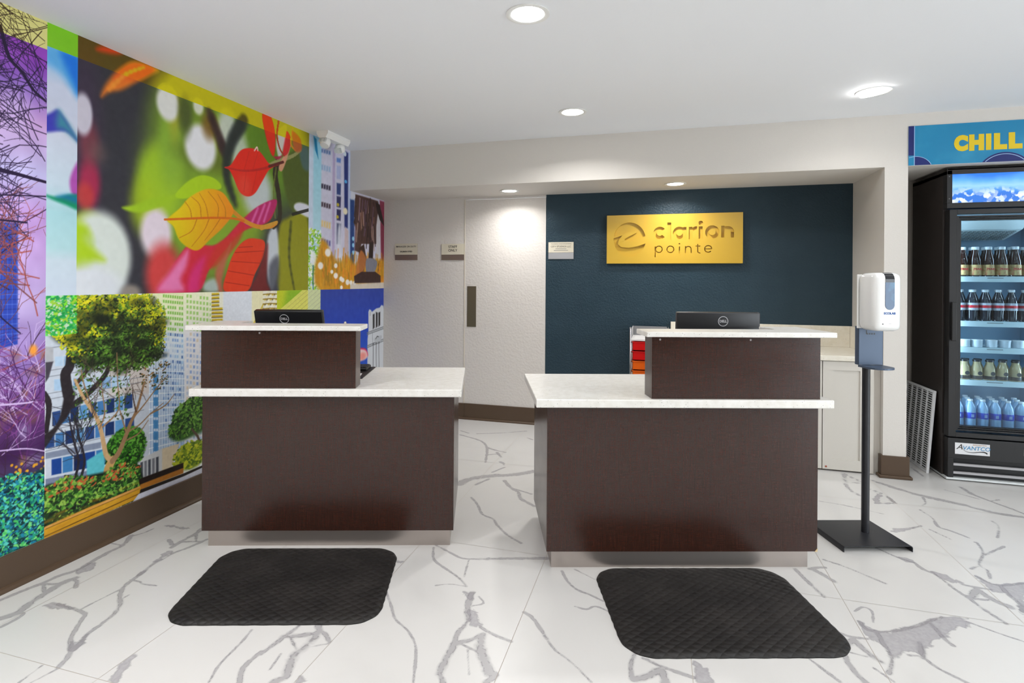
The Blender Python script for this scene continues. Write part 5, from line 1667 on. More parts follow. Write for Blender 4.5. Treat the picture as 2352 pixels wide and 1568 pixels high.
# ------------------------------------------------------------------ recess: cabinet, worktop, drawer trolley
M['cab'] = mat('warm_grey_cabinet_paint', (206, 201, 192), 0.42, bump=(120, 0.03, 2))
cb = empty('base_cabinet', 'pale grey shaker cabinet in the recess behind the right desk', 'cabinet', (0, 0, 0))
MB().box(0.12, 1.424, 4.53, 5.12, 0.03, 0.776).build('carcass', M['cab'], cb)
MB().box(0.12, 1.424, 4.545, 5.1, 0.0, 0.03).build('toe_kick', M['base'], cb)
MB().box(1.388, 1.428, 4.508, 4.53, 0.006, 0.774, 0.001).build('end_stile', M['cab'], cb)
MB().box(1.4285, 1.473, 4.53, 5.1, 0.0, 0.774).build('filler_strip', M['cab'], cb)
for k in range(3):
    x1 = 1.385 - k * 0.43
    x0 = max(x1 - (0.27 if k == 0 else 0.425), 0.122)
    dr = MB()
    for a in ((x0, x1, 0.012, 0.085), (x0, x1, 0.71, 0.772), (x0, x0 + 0.062, 0.085, 0.71), (x1 - 0.04, x1, 0.085, 0.71)):
        dr.box(a[0], a[1], 4.508, 4.5295, a[2], a[3])
    dd = dr.build('cabinet_door', M['cab'], cb)
    MB().box(x0 + 0.06, x1 - 0.038, 4.516, 4.528, 0.083, 0.712).build('door_panel', M['cab'], dd)
    if k == 0:
        break
MB().box(0.124, 1.11, 4.51, 4.5295, 0.012, 0.772).build('cabinet_door', M['cab'], cb)
MB().lathe([(0.004, 0), (0.007, 0.003), (0.004, 0.006)], 12, (1.137, 4.504, 0.03), 'y').build('hinge_mark', mat('rust_mark', (150, 74, 52), 0.7), cb)
wk = empty('worktop', 'cream quartz worktop with upstand along the dark blue wall', 'worktop', (0, 0, 0))
MB().box(0.1, 1.473, 4.493, 5.136, 0.7765, 0.813, 0.003).build('worktop_slab', M['quartz2'], wk)
MB().box(0.1, 1.454, 5.117, 5.1365, 0.8132, 0.98, 0.002).build('backsplash', M['quartz2'], wk)
MB().box(1.4545, 1.473, 4.56, 5.1365, 0.8132, 0.98, 0.002).build('backsplash', M['quartz2'], wk)

ct = empty('drawer_trolley', 'chrome drawer trolley with red and orange drawers against the dark wall', 'trolley', (-0.217, 4.72, 0))
for (x, y) in ((0, 0), (0.29, 0), (0, 0.34), (0.29, 0.34)):
    MB().tube([(x, y, 0.045), (x, y, 0.93), (x, y + (0.01 if y == 0 else -0.01), 0.948)], 0.0075, 10).build('post', M['chrome'], ct, True)
    MB().lathe([(0.0, 0), (0.018, 0.004), (0.022, 0.02), (0.016, 0.036), (0, 0.042)], 14, (x, y, 0)).build('castor', M['black'], ct, True)
for x in (0, 0.29):
    MB().tube([(x, 0.0, 0.948), (x, 0.34, 0.948)], 0.0075, 8).build('top_rail', M['chrome'], ct, True)
MB().box(0.006, 0.284, -0.01, 0.345, 0.846, 0.862, 0.002).build('top_shelf', mat('white_shelf', (224, 222, 220), 0.4), ct)
MB().box(0.004, 0.286, 0.335, 0.343, 0.862, 0.94, 0.002).build('rear_board', M['grey'], ct)
cols = [(204, 16, 18), (204, 16, 18), (226, 96, 16), (226, 96, 16), (232, 190, 40), (232, 190, 40), (70, 150, 80), (70, 150, 80), (50, 90, 170), (50, 90, 170)]
for k in range(10):
    zt = 0.840 - k * 0.0775
    c = mat('drawer_plastic', cols[k], 0.3)
    dz = zt - 0.068
    t = MB()
    t.box(0.012, 0.278, -0.016, -0.006, zt - 0.006, zt, 0.001).box(0.022, 0.268, -0.008, 0.32, dz, dz + 0.003)
    t.box(0.022, 0.268, -0.01, -0.007, dz, zt - 0.005).box(0.022, 0.268, 0.318, 0.321, dz, zt - 0.005)
    t.box(0.019, 0.022, -0.008, 0.32, dz, zt).box(0.268, 0.271, -0.008, 0.32, dz, zt)
    t.build('drawer', c, ct)
    for xa in (0.006, 0.27):
        MB().box(xa, xa + 0.014, -0.004, 0.335, zt - 0.012, zt - 0.008).build('drawer_runner', M['chrome'], ct)

# ------------------------------------------------------------------ engraved gold plaque
M['gold'] = mat('satin_gold_acrylic', (202, 164, 60), 0.22, metal=0.0, spec=0.55, coat=0.4)
PX0, PX1, PZ0, PZ1 = -0.444, 0.666, 1.481, 1.905
PY = BACK_Y - 0.034


def pq(X, Y):
    """pixels of an enlarged image crop -> metres on the plaque (right, up) from its lower left corner"""
    t = (X - 157) / 2045.0
    bot, top = 950 - 17 * t, 240 - 70 * t
    return ((X - 157) / 2045.0 * (PX1 - PX0), (bot - Y) / (bot - top) * (PZ1 - PZ0))


def cut_shapes():
    """outline solids cut into the plaque face"""
    mb = MB()
    y0, y1 = -0.004, 0.02

    def ring(X, Y, R, w, a0=0.0, a1=360.0):
        cx_, cz_ = pq(X, Y)
        k = (PX1 - PX0) / 2045.0
        ro, ri = R * k, (R - w) * k
        n = 40
        full = abs(a1 - a0) >= 360
        ts = [math.radians(a0 + (a1 - a0) * i / n) for i in range(n + (0 if full else 1))]
        o0 = [(cx_ + ro * math.cos(t), cz_ + ro * math.sin(t)) for t in ts]
        i0 = [(cx_ + ri * math.cos(t), cz_ + ri * math.sin(t)) for t in ts]
        if full:
            A = [mb.bm.verts.new((p[0], y0, p[1])) for p in o0]
            B = [mb.bm.verts.new((p[0], y1, p[1])) for p in o0]
            C_ = [mb.bm.verts.new((p[0], y0, p[1])) for p in i0]
            D_ = [mb.bm.verts.new((p[0], y1, p[1])) for p in i0]
            for i in range(n):
                j = (i + 1) % n
                mb.bm.faces.new((A[i], A[j], B[j], B[i]))
                mb.bm.faces.new((C_[j], C_[i], D_[i], D_[j]))
                mb.bm.faces.new((A[j], A[i], C_[i], C_[j]))
                mb.bm.faces.new((B[i], B[j], D_[j], D_[i]))
        else:
            mb.prism(o0 + i0[::-1], 'y', y0, y1)

    def bar(X0, X1, Y0, Y1):
        (a, b), (c, d_) = pq(X0, Y1), pq(X1, Y0)
        d_ = b + (Y1 - Y0) * (PX1 - PX0) / 2045.0
        mb.box(a, c, y0, y1, b, d_)

    def disc(X, Y, R):
        cx_, cz_ = pq(X, Y)
        mb.lathe([(R * (PX1 - PX0) / 2045.0, y0), (R * (PX1 - PX0) / 2045.0, y1)], 28, (cx_, 0, cz_), 'y')
    # clarion
    ring(985, 490, 98, 52, 42, 318)
    bar(1098, 1155, 318, 585)
    ring(1280, 487, 98, 52, 0, 360)
    bar(1338, 1384, 390, 585)
    bar(1420, 1472, 388, 580)
    ring(1535, 480, 98, 50, 85, 160)
    bar(1565, 1622, 380, 570)
    disc(1595, 335, 34)
    ring(1762, 470, 103, 54, 0, 360)
    bar(1892, 1938, 370, 550)
    ring(1984, 470, 93, 48, 0, 180)
    bar(2030, 2077, 468, 550)
    # pointe
    bar(908, 923, 680, 850)
    ring(972, 733, 58, 15, 0, 360)
    ring(1146, 732, 59, 15, 0, 360)
    bar(1274, 1289, 684, 792)
    disc(1281, 648, 11)
    bar(1364, 1379, 678, 785)
    ring(1413, 728, 50, 15, 0, 180)
    bar(1449, 1463, 727, 785)
    bar(1545, 1560, 645, 770)
    bar(1522, 1590, 674, 688)
    ring(1586, 752, 40, 14, 180, 280)
    ring(1706, 722, 59, 15, 0, 320)
    bar(1652, 1758, 716, 729)
    # round wave emblem: two lobes
    arc = [(518 + 252 * math.cos(math.radians(t)), 590 - 252 * math.sin(math.radians(t))) for t in range(12, 172, 8)]
    up = arc + [(275, 552), (360, 525), (500, 480), (630, 448), (626, 490), (520, 540), (440, 585), (445, 604), (520, 606), (640, 582)]
    mb.prism([pq(*p) for p in up][::-1], 'y', y0, y1)
    arc = [(518 + 252 * math.cos(math.radians(t)), 590 - 252 * math.sin(math.radians(t))) for t in range(176, 344, 8)]
    lo = arc + [(765, 650), (650, 688), (500, 714), (385, 704), (334, 662), (346, 602), (400, 532), (350, 550)]
    mb.prism([pq(*p) for p in lo][::-1], 'y', y0, y1)
    return mb


plaque = empty('plaque', 'gold plaque with engraved wave emblem and lettering on the dark blue wall', 'plaque', (PX0, PY, PZ0))
_f = MB().box(0, PX1 - PX0, 0, 0.0225, 0, PZ1 - PZ0).build('plaque_face', M['gold'], plaque)
_c = cut_shapes().build('cutter', M['gold'], plaque)
_b = _f.modifiers.new('cut', 'BOOLEAN')
_b.operation = 'DIFFERENCE'
_b.solver = 'EXACT'
_b.use_self = True
_b.object = _c
bpy.context.view_layer.update()
_me = bpy.data.meshes.new_from_object(_f.evaluated_get(bpy.context.evaluated_depsgraph_get()))
_f.modifiers.clear()
_f.data = _me
_me.name = 'plaque_face'
bpy.data.objects.remove(_c, do_unlink=True)
MB().box(0.0, PX1 - PX0, 0.0228, 0.027, 0.0, PZ1 - PZ0).build('plaque_back', M['gold'], plaque)
for a in (0.06, PX1 - PX0 - 0.06):
    for b in (0.06, PZ1 - PZ0 - 0.06):
        MB().lathe([(0.01, 0), (0.01, 0.0065)], 12, (a, 0.0272, b), 'y').build('standoff', M['chrome'], plaque)

# ------------------------------------------------------------------ small door signs


def door_sign(label, x0, x1, z0, z1, zs, lines, strip):
    w, h = x1 - x0, z1 - z0
    r = empty('door_sign', label, 'sign', (x0, BACK_Y - 0.008, z0))
    MB().box(0, w, 0.002, 0.0075, 0, h, 0.001).build('backing', mat('sign_backing', (150, 142, 132), 0.5), r)
    MB().box(0, w, 0, 0.002, zs - z0, h).build('sign_face', mat('cream_sign_face', (214, 206, 186), 0.45), r)
    MB().box(0, w, 0, 0.002, 0, zs - z0 - 0.002).build('metal_strip', strip, r)
    for body, size, zz, ofs in lines:
        text('lettering', body, size, M['darktext'], r, (w / 2, -0.0003, zz - z0), extrude=0.0003, offset=ofs)
    return r


_st1 = brushed('aluminium_strip', (150, 138, 136), 0.35, (200, 3, 3))
_st2 = brushed('pale_aluminium_strip', (206, 208, 212), 0.4, (200, 3, 3))
door_sign('small cream sign reading manager on duty left of the staff door', -2.516, -2.274, 1.521, 1.684, 1.574, [('MANAGER ON DUTY', 0.0225, 1.653, 0.0003), ('SALMAN SYED', 0.0205, 1.604, 0.0006)], _st1)
door_sign('small cream sign reading staff only beside the door edge', -2.02, -1.79, 1.519, 1.674, 1.572, [('STAFF', 0.034, 1.646, 0.0004), ('ONLY', 0.034, 1.611, 0.0004)], _st1)
s3 = door_sign('small cream notice on the dark blue wall at the door corner', -0.972, -0.742, 1.524, 1.678, 1.584, [('This property is owned and operated by', 0.0115, 1.663, 0.0), ('CITY STUDIOS LLC', 0.022, 1.637, 0.0)], _st2)
for zz, w in ((1.617, 0.1), (1.602, 0.13)):
    MB().box(0.115 - w / 2, 0.115 + w / 2, -0.0006, 0.0, zz - 1.524 - 0.002, zz - 1.524 + 0.002).build('small_print', M['grey'], s3)

# ------------------------------------------------------------------ emergency light by the mural
em = empty('emergency_light', 'white twin-head emergency light under the ceiling beside the mural', 'emergency light', (-2.49, 3.975, CEIL))
MB().prism([(-0.05, 0), (0.05, 0), (0.05, -0.02), (0.03, -0.052), (-0.03, -0.052), (-0.05, -0.02)], 'y', -0.165, 0.165).build('housing', M['white'], em)
M['clearlens'] = mat('clear_lens', (226, 230, 232), 0.08, coat=0.5)
for y, ty in ((-0.1, -0.5), (0.1, 0.55)):
    h = MB()
    h.lathe([(0.0, 0.0), (0.034, 0.004), (0.04, 0.018), (0.04, 0.05), (0.03, 0.066), (0.012, 0.074)], 24)
    h.bm.transform(Matrix.Translation((-0.01, y, -0.07)) @ Matrix.Rotation(ty, 4, 'X') @ Matrix.Translation((0, 0, -0.045)))
    hd = h.build('lamp_head', M['white'], em, True)
    g = MB()
    for k in range(7):
        g.box(-0.034 + k * 0.0105, -0.029 + k * 0.0105, -0.042, -0.034, 0.012, 0.052, 0.001)
    g.bm.transform(Matrix.Translation((-0.01, y, -0.07)) @ Matrix.Rotation(ty, 4, 'X') @ Matrix.Translation((0, 0, -0.045)))
    g.build('lens_rib', M['clearlens'], hd)

# ------------------------------------------------------------------ recessed downlights in view


def downlight(label, x, y, z, r, power, tilt=None):
    o = empty('downlight', label, 'downlight', (x, y, z), 0, 'recessed ceiling downlights')
    MB().lathe([(r, -0.0005), (r, -0.004), (r - 0.012, -0.006), (r - 0.022, -0.003), (r - 0.022, -0.0005)], 40, (0, 0, 0), 'z', closed=True).build('trim_ring', M['trim'], o, True)
    rl = r - 0.024
    t = MB().lathe([(rl, 0.0), (rl, -0.003), (0.0, -0.004)], 32, (0, 0, 0))
    if tilt:
        t.bm.transform(Matrix.Translation((0, 0, -0.016)) @ Matrix.Rotation(tilt[0], 4, 'X') @ Matrix.Rotation(tilt[1], 4, 'Y'))
    t.build('lamp_lens', M['lens'], o, True)
    lm = lamp(x, y, z - 0.03 if tilt else z - 0.009, power, rl * 1.8)
    return o


downlight('large round downlight nearest the camera in the main ceiling', -0.548, 2.381, CEIL, 0.094, 1.0)
downlight('round downlight in the main ceiling before the header above the walkway', -0.568, 3.841, CEIL, 0.094, 8)
downlight('tilted round downlight in the main ceiling near the cooler', 1.226, 3.905, CEIL, 0.094, 1.7, (0.12, -0.14))
downlight('small downlight in the low soffit above the staff door', -1.267, 4.832, SOFFIT, 0.085, 3.4)
downlight('small downlight in the low soffit above the gold plaque', 0.122, 4.818, SOFFIT, 0.085, 3.8)

# ------------------------------------------------------------------ drinks cooler in the alcove
FX0, FX1, FY, FYB = 1.862, 2.562, 4.55, 5.09
M['interior'] = mat('pale_cooler_lining', (136, 172, 196), 0.4)
M['shelfw'] = mat('white_coated_shelf', (218, 236, 240), 0.4)
M['glass'] = glass_mat('cooler_glass', (232, 244, 250))
ck = empty('drinks_cooler', 'tall black glass-door drinks cooler standing in the alcove', 'cooler', (FX0, FY, 0))
W, Dp = FX1 - FX0, FYB - FY
# cabinet shell
MB().box(0, 0.03, 0.055, Dp, 0.02, 2.085, 0.003).build('side_wall', M['fridgeside'], ck)
MB().box(W - 0.03, W, 0.055, Dp, 0.02, 2.085, 0.003).build('side_wall', M['fridgeside'], ck)
MB().prism([(0.0, 2.06), (0.0, 2.099), (0.03, 2.103), (0.2, 2.103), (Dp, 2.087), (Dp, 2.06)], 'x', 0, W).build('top_cover', M['fridgeside'], ck)
MB().box(0.03, W - 0.03, Dp - 0.03, Dp, 0.02, 2.07).build('rear_wall', M['fridgeside'], ck)
lin_ = MB()
lin_.box(0.031, 0.045, 0.06, Dp - 0.03, 0.3, 1.82).box(W - 0.045, W - 0.031, 0.06, Dp - 0.03, 0.3, 1.82)
lin_.box(0.045, W - 0.045, Dp - 0.045, Dp - 0.031, 0.3, 1.82).box(0.045, W - 0.045, 0.06, Dp - 0.045, 1.79, 1.82).box(0.045, W - 0.045, 0.06, Dp - 0.045, 0.3, 0.336)
lin_.build('inner_lining', M['interior'], ck)
# lit header panel


def header_mat():
    m, nt, b = new_mat('backlit_ice_picture')
    L = nt.links.new
    tc = nt.nodes.new('ShaderNodeTexCoord')
    sp = nt.nodes.new('ShaderNodeSeparateXYZ')
    L(tc.outputs['Object'], sp.inputs[0])
    mr = nt.nodes.new('ShaderNodeMapRange')
    mr.inputs['From Min'].default_value = 1.868
    mr.inputs['From Max'].default_value = 2.086
    L(sp.outputs[2], mr.inputs['Value'])
    r = nt.nodes.new('ShaderNodeValToRGB')
    e = r.color_ramp.elements
    e[0].position, e[0].color = 0.0, lin((40, 140, 226))
    e[1].position, e[1].color = 1.0, lin((8, 120, 224))
    for p, c in ((0.3, (70, 160, 240)), (0.5, (150, 205, 250)), (0.66, (90, 170, 248)), (0.85, (24, 116, 240))):
        x = e.new(p)
        x.color = lin(c)
    n0 = nt.nodes.new('ShaderNodeTexNoise')
    n0.inputs['Scale'].default_value = 7
    L(tc.outputs['Object'], n0.inputs['Vector'])
    ad = nt.nodes.new('ShaderNodeMath')
    ad.operation = 'MULTIPLY_ADD'
    ad.inputs[1].default_value = 0.35
    L(n0.outputs['Fac'], ad.inputs[0])
    sb = nt.nodes.new('ShaderNodeMath')
    sb.operation = 'SUBTRACT'
    sb.inputs[1].default_value = 0.175
    L(mr.outputs['Result'], sb.inputs[0])
    L(sb.outputs[0], ad.inputs[2])
    L(ad.outputs[0], r.inputs['Fac'])
    # ice cubes along the bottom
    vo = nt.nodes.new('ShaderNodeTexVoronoi')
    vo.inputs['Scale'].default_value = 36
    vo.feature = 'SMOOTH_F1'
    vo.inputs['Smoothness'].default_value = 0.45
    nw = nt.nodes.new('ShaderNodeTexNoise')
    nw.inputs['Scale'].default_value = 40
    nw.inputs['Detail'].default_value = 4
    L(tc.outputs['Object'], nw.inputs['Vector'])
    wm = nt.nodes.new('ShaderNodeVectorMath')
    wm.operation = 'MULTIPLY_ADD'
    wm.inputs[1].default_value = (0.03, 0.03, 0.03)
    L(nw.outputs['Color'], wm.inputs[0])
    L(tc.outputs['Object'], wm.inputs[2])
    L(wm.outputs['Vector'], vo.inputs['Vector'])
    sc = nt.nodes.new('ShaderNodeSeparateColor')
    L(vo.outputs['Color'], sc.inputs[0])
    ic = nt.nodes.new('ShaderNodeValToRGB')
    ic.color_ramp.elements[0].color = lin((24, 110, 214))
    ic.color_ramp.elements[1].color = lin((226, 240, 252))
    ic.color_ramp.elements[0].position = 0.3
    ic.color_ramp.elements[1].position = 0.8
    L(sc.outputs[0], ic.inputs['Fac'])
    ms = nt.nodes.new('ShaderNodeMapRange')
    ms.inputs['From Min'].default_value = 0.46
    ms.inputs['From Max'].default_value = 0.2
    L(ad.outputs[0], ms.inputs['Value'])
    mx = nt.nodes.new('ShaderNodeMix')
    mx.data_type = 'RGBA'
    L(ms.outputs['Result'], mx.inputs['Factor'])
    L(r.outputs['Color'], mx.inputs[6])
    L(ic.outputs['Color'], mx.inputs[7])
    b.inputs['Base Color'].default_value = (0.02, 0.03, 0.05, 1)
    L(mx.outputs[2], b.inputs['Emission Color'])
    b.inputs['Emission Strength'].default_value = 0.75
    b.inputs['Roughness'].default_value = 0.06
    return m


hb = MB()
for a in ((0.0, W, 1.83, 1.867), (0.0, W, 2.087, 2.099), (0.0, 0.031, 1.867, 2.087), (W - 0.031, W, 1.867, 2.087)):
    hb.box(a[0], a[1], 0.0, 0.055, a[2], a[3], 0.002)
hd = hb.build('header_frame', M['fridge'], ck)
MB().box(0.0315, W - 0.0315, 0.006, 0.05, 1.8675, 2.0865).build('lit_header_panel', header_mat(), hd)
for zz in (1.895, 2.045):
    MB().lathe([(0.0035, 0), (0.0035, 0.002)], 10, (0.013, -0.0018, zz), 'y').build('screw_head', M['grey'], hd)
# door: stepped frame, pane, handle
dfm = MB()
for k, (o, i, y0) in enumerate(((0.008, 0.05, -0.02), (0.05, 0.064, -0.012), (0.064, 0.074, -0.006), (0.074, 0.082, 0.0))):
    z0, z1 = 0.29, 1.828
    dfm.box(o, i, y0, 0.045, z0 + o, z1 - o, 0.001, 1).box(W - i, W - o, y0, 0.045, z0 + o, z1 - o, 0.001, 1)
    dfm.box(i, W - i, y0, 0.045, z0 + o, z0 + o + (i - o) * 0.72, 0.001, 1).box(i, W - i, y0, 0.045, z1 - o - (i - o) * 0.72, z1 - o, 0.001, 1)
dfr = dfm.build('door_frame', M['fridge'], ck)
MB().box(0.08, W - 0.08, 0.014, 0.02, 0.34, 1.782).build('glass_pane', M['glass'], dfr)
MB().box(0.014, 0.042, -0.046, -0.034, 0.94, 1.2, 0.004, 2).box(0.018, 0.038, -0.036, -0.019, 0.945, 0.965, 0.002).box(0.018, 0.038, -0.036, -0.019, 1.175, 1.195, 0.002).build('door_handle', M['fridge'], dfr)
# shelves with price strips
SHELF = [1.372, 1.068, 0.889, 0.666]
for z in SHELF:
    sh = MB()
    for k in range(9):
        sh.box(0.047 + k * 0.0745, 0.057 + k * 0.0745, 0.1, 0.48, z - 0.008, z - 0.001)
    for y in (0.12, 0.22, 0.32, 0.42):
        sh.box(0.047, W - 0.047, y, y + 0.008, z - 0.012, z - 0.008)
    s = sh.build('wire_shelf', M['shelfw'], ck)
    MB().box(0.047, W - 0.047, 0.09, 0.096, z - 0.036, z + 0.001, 0.001).build('price_strip', M['shelfw'], s)
    MB().box(0.27, 0.36, 0.0888, 0.0898, z - 0.012, z - 0.008).build('strip_print', M['grey'], s)
# evaporator cover with a perforated face
ev = MB().prism([(0.14, 1.79), (0.14, 1.755), (0.2, 1.70), (0.42, 1.64), (0.47, 1.64), (0.47, 1.79)], 'x', 0.13, 0.52).build('fan_cover', mat('white_fan_cover', (214, 226, 226), 0.45), ck)
gr = MB()
for i in range(14):
    for k in range(9):
        t = 0.12 + 0.76 * k / 8
        y, z = 0.2 + 0.22 * t, 1.70 - 0.06 * t
        gr.box(0.15 + i * 0.0255, 0.165 + i * 0.0255, y, y + 0.013, z - 0.0065, z - 0.0035)
g_ = gr.build('vent_slot', mat('slot_shadow_grey', (96, 108, 112), 0.7), ev)
g_['kind'] = 'stuff'
# lower apron
ap = MB()
ap.box(0.012, W - 0.012, -0.005, 0.055, 0.148, 0.286, 0.003).box(0.012, 0.045, -0.005, 0.055, 0.02, 0.148, 0.002).box(W - 0.045, W - 0.012, -0.005, 0.055, 0.02, 0.148, 0.002)
apo = ap.build('lower_apron', M['fridge'], ck)
MB().box(0.045, W - 0.045, 0.03, 0.05, 0.02, 0.15).build('apron_back', M['black'], ck)
for z in (0.115, 0.06):
    MB().box(0.045, W - 0.045, -0.003, 0.018, z - 0.014, z, 0.001).build('grille_bar', mat('grey_grille_bar', (172, 170, 172), 0.4), apo)
MB().box(0.002, W - 0.002, -0.008, 0.5, 0.008, 0.02, 0.001).build('base_rail', mat('white_base_rail', (214, 218, 218), 0.4), ck)
for x in (0.06, W - 0.06):
    for y in (0.07, 0.44):
        MB().lathe([(0.018, 0), (0.018, 0.009)], 14, (x, y, 0)).build('foot', M['black'], ck)
lb = MB().box(0.052, 0.246, -0.0065, -0.0052, 0.181, 0.257).build('brand_plate', mat('white_brand_plate', (222, 222, 224), 0.4), apo)
M['brandblue'] = mat('brand_blue', (70, 140, 186), 0.5)
text('brand_lettering', 'VANTCO', 0.036, M['brandblue'], lb, (0.094, -0.0072, 0.224), extrude=0.0003, offset=0.0004, align='LEFT', shear=0.15, sx=1.02)
text('brand_initial', 'A', 0.05, M['darktext'], lb, (0.06, -0.0072, 0.229), extrude=0.0003, offset=0.0002, align='LEFT', shear=0.35)
text('brand_small_print', 'REFRIGERATION', 0.0105, mat('tan_print', (190, 150, 120), 0.5), lb, (0.19, -0.0072, 0.2475), extrude=0.0003)
sw = MB()
pts = [(0.094, 0.226), (0.1, 0.212), (0.118, 0.2), (0.15, 0.196), (0.19, 0.203), (0.215, 0.204), (0.232, 0.196)]
cp = catmull([(a, b) for a, b in pts], 5)
n = len(cp)
up = [(p[0], p[1] + 0.0012 + 0.005 * (i / n) ** 3) for i, p in enumerate(cp)]
dn = [(p[0], p[1] - 0.0012 - 0.005 * (i / n) ** 3) for i, p in enumerate(cp)]
sw.prism(up + dn[::-1], 'y', -0.0075, -0.0067)
sw.build('brand_swoosh', M['darktext'], lb)
MB().box(0.43, 0.47, -0.008, -0.004, 0.2, 0.245, 0.002).build('power_switch', mat('white_switch_frame', (220, 220, 222), 0.4), apo)
MB().box(0.437, 0.463, -0.011, -0.008, 0.203, 0.237, 0.002).build('switch_rocker', mat('dark_red_rocker', (96, 30, 34), 0.4), apo)
# light tubes inside the cooler
lt = MB().box(0.05, 0.062, 0.066, 0.082, 0.36, 1.77, 0.003).build('light_tube', emit_mat('cool_white_tube', (206, 232, 255), 1.8), ck)
lt = MB().box(W - 0.062, W - 0.05, 0.066, 0.082, 0.36, 1.77, 0.003).build('light_tube', emit_mat('cool_white_tube', (206, 232, 255), 1.8), ck)
for _z in (0.6, 1.05, 1.5):
    for _x, _ry in ((0.066, -math.pi / 2), (W - 0.066, math.pi / 2)):
        d_ = bpy.data.lights.new('cooler_glow', 'AREA')
        d_.shape = 'RECTANGLE'
        d_.size, d_.size_y = 0.4, 0.02
        d_.energy = 0.6
        d_.color = (0.72, 0.88, 1.0)
        o_ = bpy.data.objects.new('cooler_glow', d_)
        COL.objects.link(o_)
        o_.parent = ck
        o_.location = (_x, 0.074, _z)
        o_.rotation_euler = (0, _ry, 0.0)

# ------------------------------------------------------------------ bottles, cups in the cooler
ORD = ['first', 'second', 'third', 'fourth', 'fifth', 'sixth', 'seventh', 'eighth']
M['tea'] = mat('brown_tea_bottle', (44, 20, 14), 0.1, coat=0.4)
M['tealabel'] = mat('tan_paper_label', (206, 178, 120), 0.5, mottle=(60, (196, 120, 80), 0.5, 0.7))
M['cap'] = mat('white_cap', (226, 232, 236), 0.35)
M['cola'] = mat('dark_cola', (40, 42, 52), 0.08, coat=0.5)
M['colalabel'] = mat('silver_label', (196, 200, 210), 0.35)
M['red'] = mat('red_label_band', (206, 40, 54), 0.4)
M['cream'] = mat('milk_coffee', (196, 176, 134), 0.12, coat=0.4)
M['water'] = mat('clear_water_bottle', (150, 188, 222), 0.06, coat=0.5)
M['waterlabel'] = mat('blue_film_label', (36, 70, 190), 0.3)
M['patch'] = mat('pale_label_patch', (150, 176, 226), 0.4)
M['tub'] = mat('white_tub', (214, 224, 232), 0.4)


def bottle_set(name, cat, group, labels, xs, y, z, parts):
    """parts: list of (part name, profile, material, radius segments); first one builds, the rest are copies"""
    protos = []
    for pn, prof, m_ in parts:
        o = MB().lathe(prof, 20).build(pn, m_, None, 40)
        protos.append(o.data)
        bpy.data.objects.remove(o)
    for k, x in enumerate(xs):
        r = empty(name, labels[k], cat, (FX0 + x, FY + y, z), 0, group)
        for (pn, _, _), me in zip(parts, protos):
            link_mesh(pn, me, r)
        yield r


XS = [0.145 + 0.0745 * k for k in range(6)]
tea = [('bottle', [(0.0, 0.001), (0.033, 0.001), (0.0362, 0.006), (0.0362, 0.085), (0.035, 0.108), (0.027, 0.142), (0.0205, 0.166), (0.02, 0.182)], M['tea']),
       ('bottle_label', [(0.0363, 0.01), (0.0367, 0.012), (0.0367, 0.078), (0.0363, 0.08)], M['tealabel']),
       ('cap', [(0.0215, 0.183), (0.022, 0.185), (0.022, 0.2), (0.02, 0.203), (0, 0.203)], M['cap'])]
for k, r in enumerate(bottle_set('tea_bottle', 'bottle', 'tea bottles on the top cooler shelf', ['brown tea bottle in the front row of the top cooler shelf, %s from the left' % ORD[i] for i in range(6)], XS, 0.135, SHELF[0] + 0.001, tea)):
    text('label_print', 'PEAK', 0.02, M['red'], r, (0.0, -0.0372, 0.05), extrude=0.0006, offset=0.0004)
for k, r in enumerate(bottle_set('tea_bottle', 'bottle', 'tea bottles at the back of the top shelf', ['brown tea bottle in the rear row of the top cooler shelf, %s from the left' % ORD[i] for i in range(6)], [x + 0.02 for x in XS], 0.215, SHELF[0] + 0.001, tea)):
    pass
cola = [('bottle', [(0.0, 0.001), (0.03, 0.001), (0.034, 0.008), (0.0325, 0.04), (0.0345, 0.075), (0.0355, 0.1), (0.034, 0.135), (0.025, 0.166), (0.0165, 0.19), (0.0155, 0.196)], M['cola']),
        ('bottle_label', [(0.0346, 0.074), (0.036, 0.076), (0.036, 0.122), (0.0346, 0.124)], M['colalabel']),
        ('label_band', [(0.0361, 0.09), (0.0365, 0.0905), (0.0365, 0.108), (0.0361, 0.1085)], M['red']),
        ('cap', [(0.0172, 0.197), (0.018, 0.198), (0.018, 0.212), (0.0165, 0.214), (0, 0.214)], M['cap'])]
list(bottle_set('soda_bottle', 'bottle', 'soda bottles on the second cooler shelf', ['soda bottle in the front row of the second cooler shelf, %s from the left' % ORD[i] for i in range(6)], [0.128 + 0.0735 * k for k in range(6)], 0.13, SHELF[1] + 0.001, cola))
list(bottle_set('soda_bottle', 'bottle', 'soda bottles at the back of the second shelf', ['soda bottle in the rear row of the second cooler shelf, %s from the left' % ORD[i] for i in range(5)], [0.165 + 0.0735 * k for k in range(5)], 0.2, SHELF[1] + 0.001, cola))
tub = [('cup', [(0.0, 0.001), (0.0315, 0.001), (0.033, 0.04), (0.034, 0.044), (0.034, 0.047)], M['tub']), ('lid', [(0.035, 0.0472), (0.035, 0.051), (0.033, 0.0525), (0, 0.0525)], M['cap'])]
list(bottle_set('food_cup', 'cup', 'white cups on the third cooler shelf', ['small white cup with lid, %s from the left on the third shelf' % ORD[i] for i in range(5)], [0.16, 0.232, 0.315, 0.39, 0.465], 0.135, SHELF[2] + 0.001, tub))
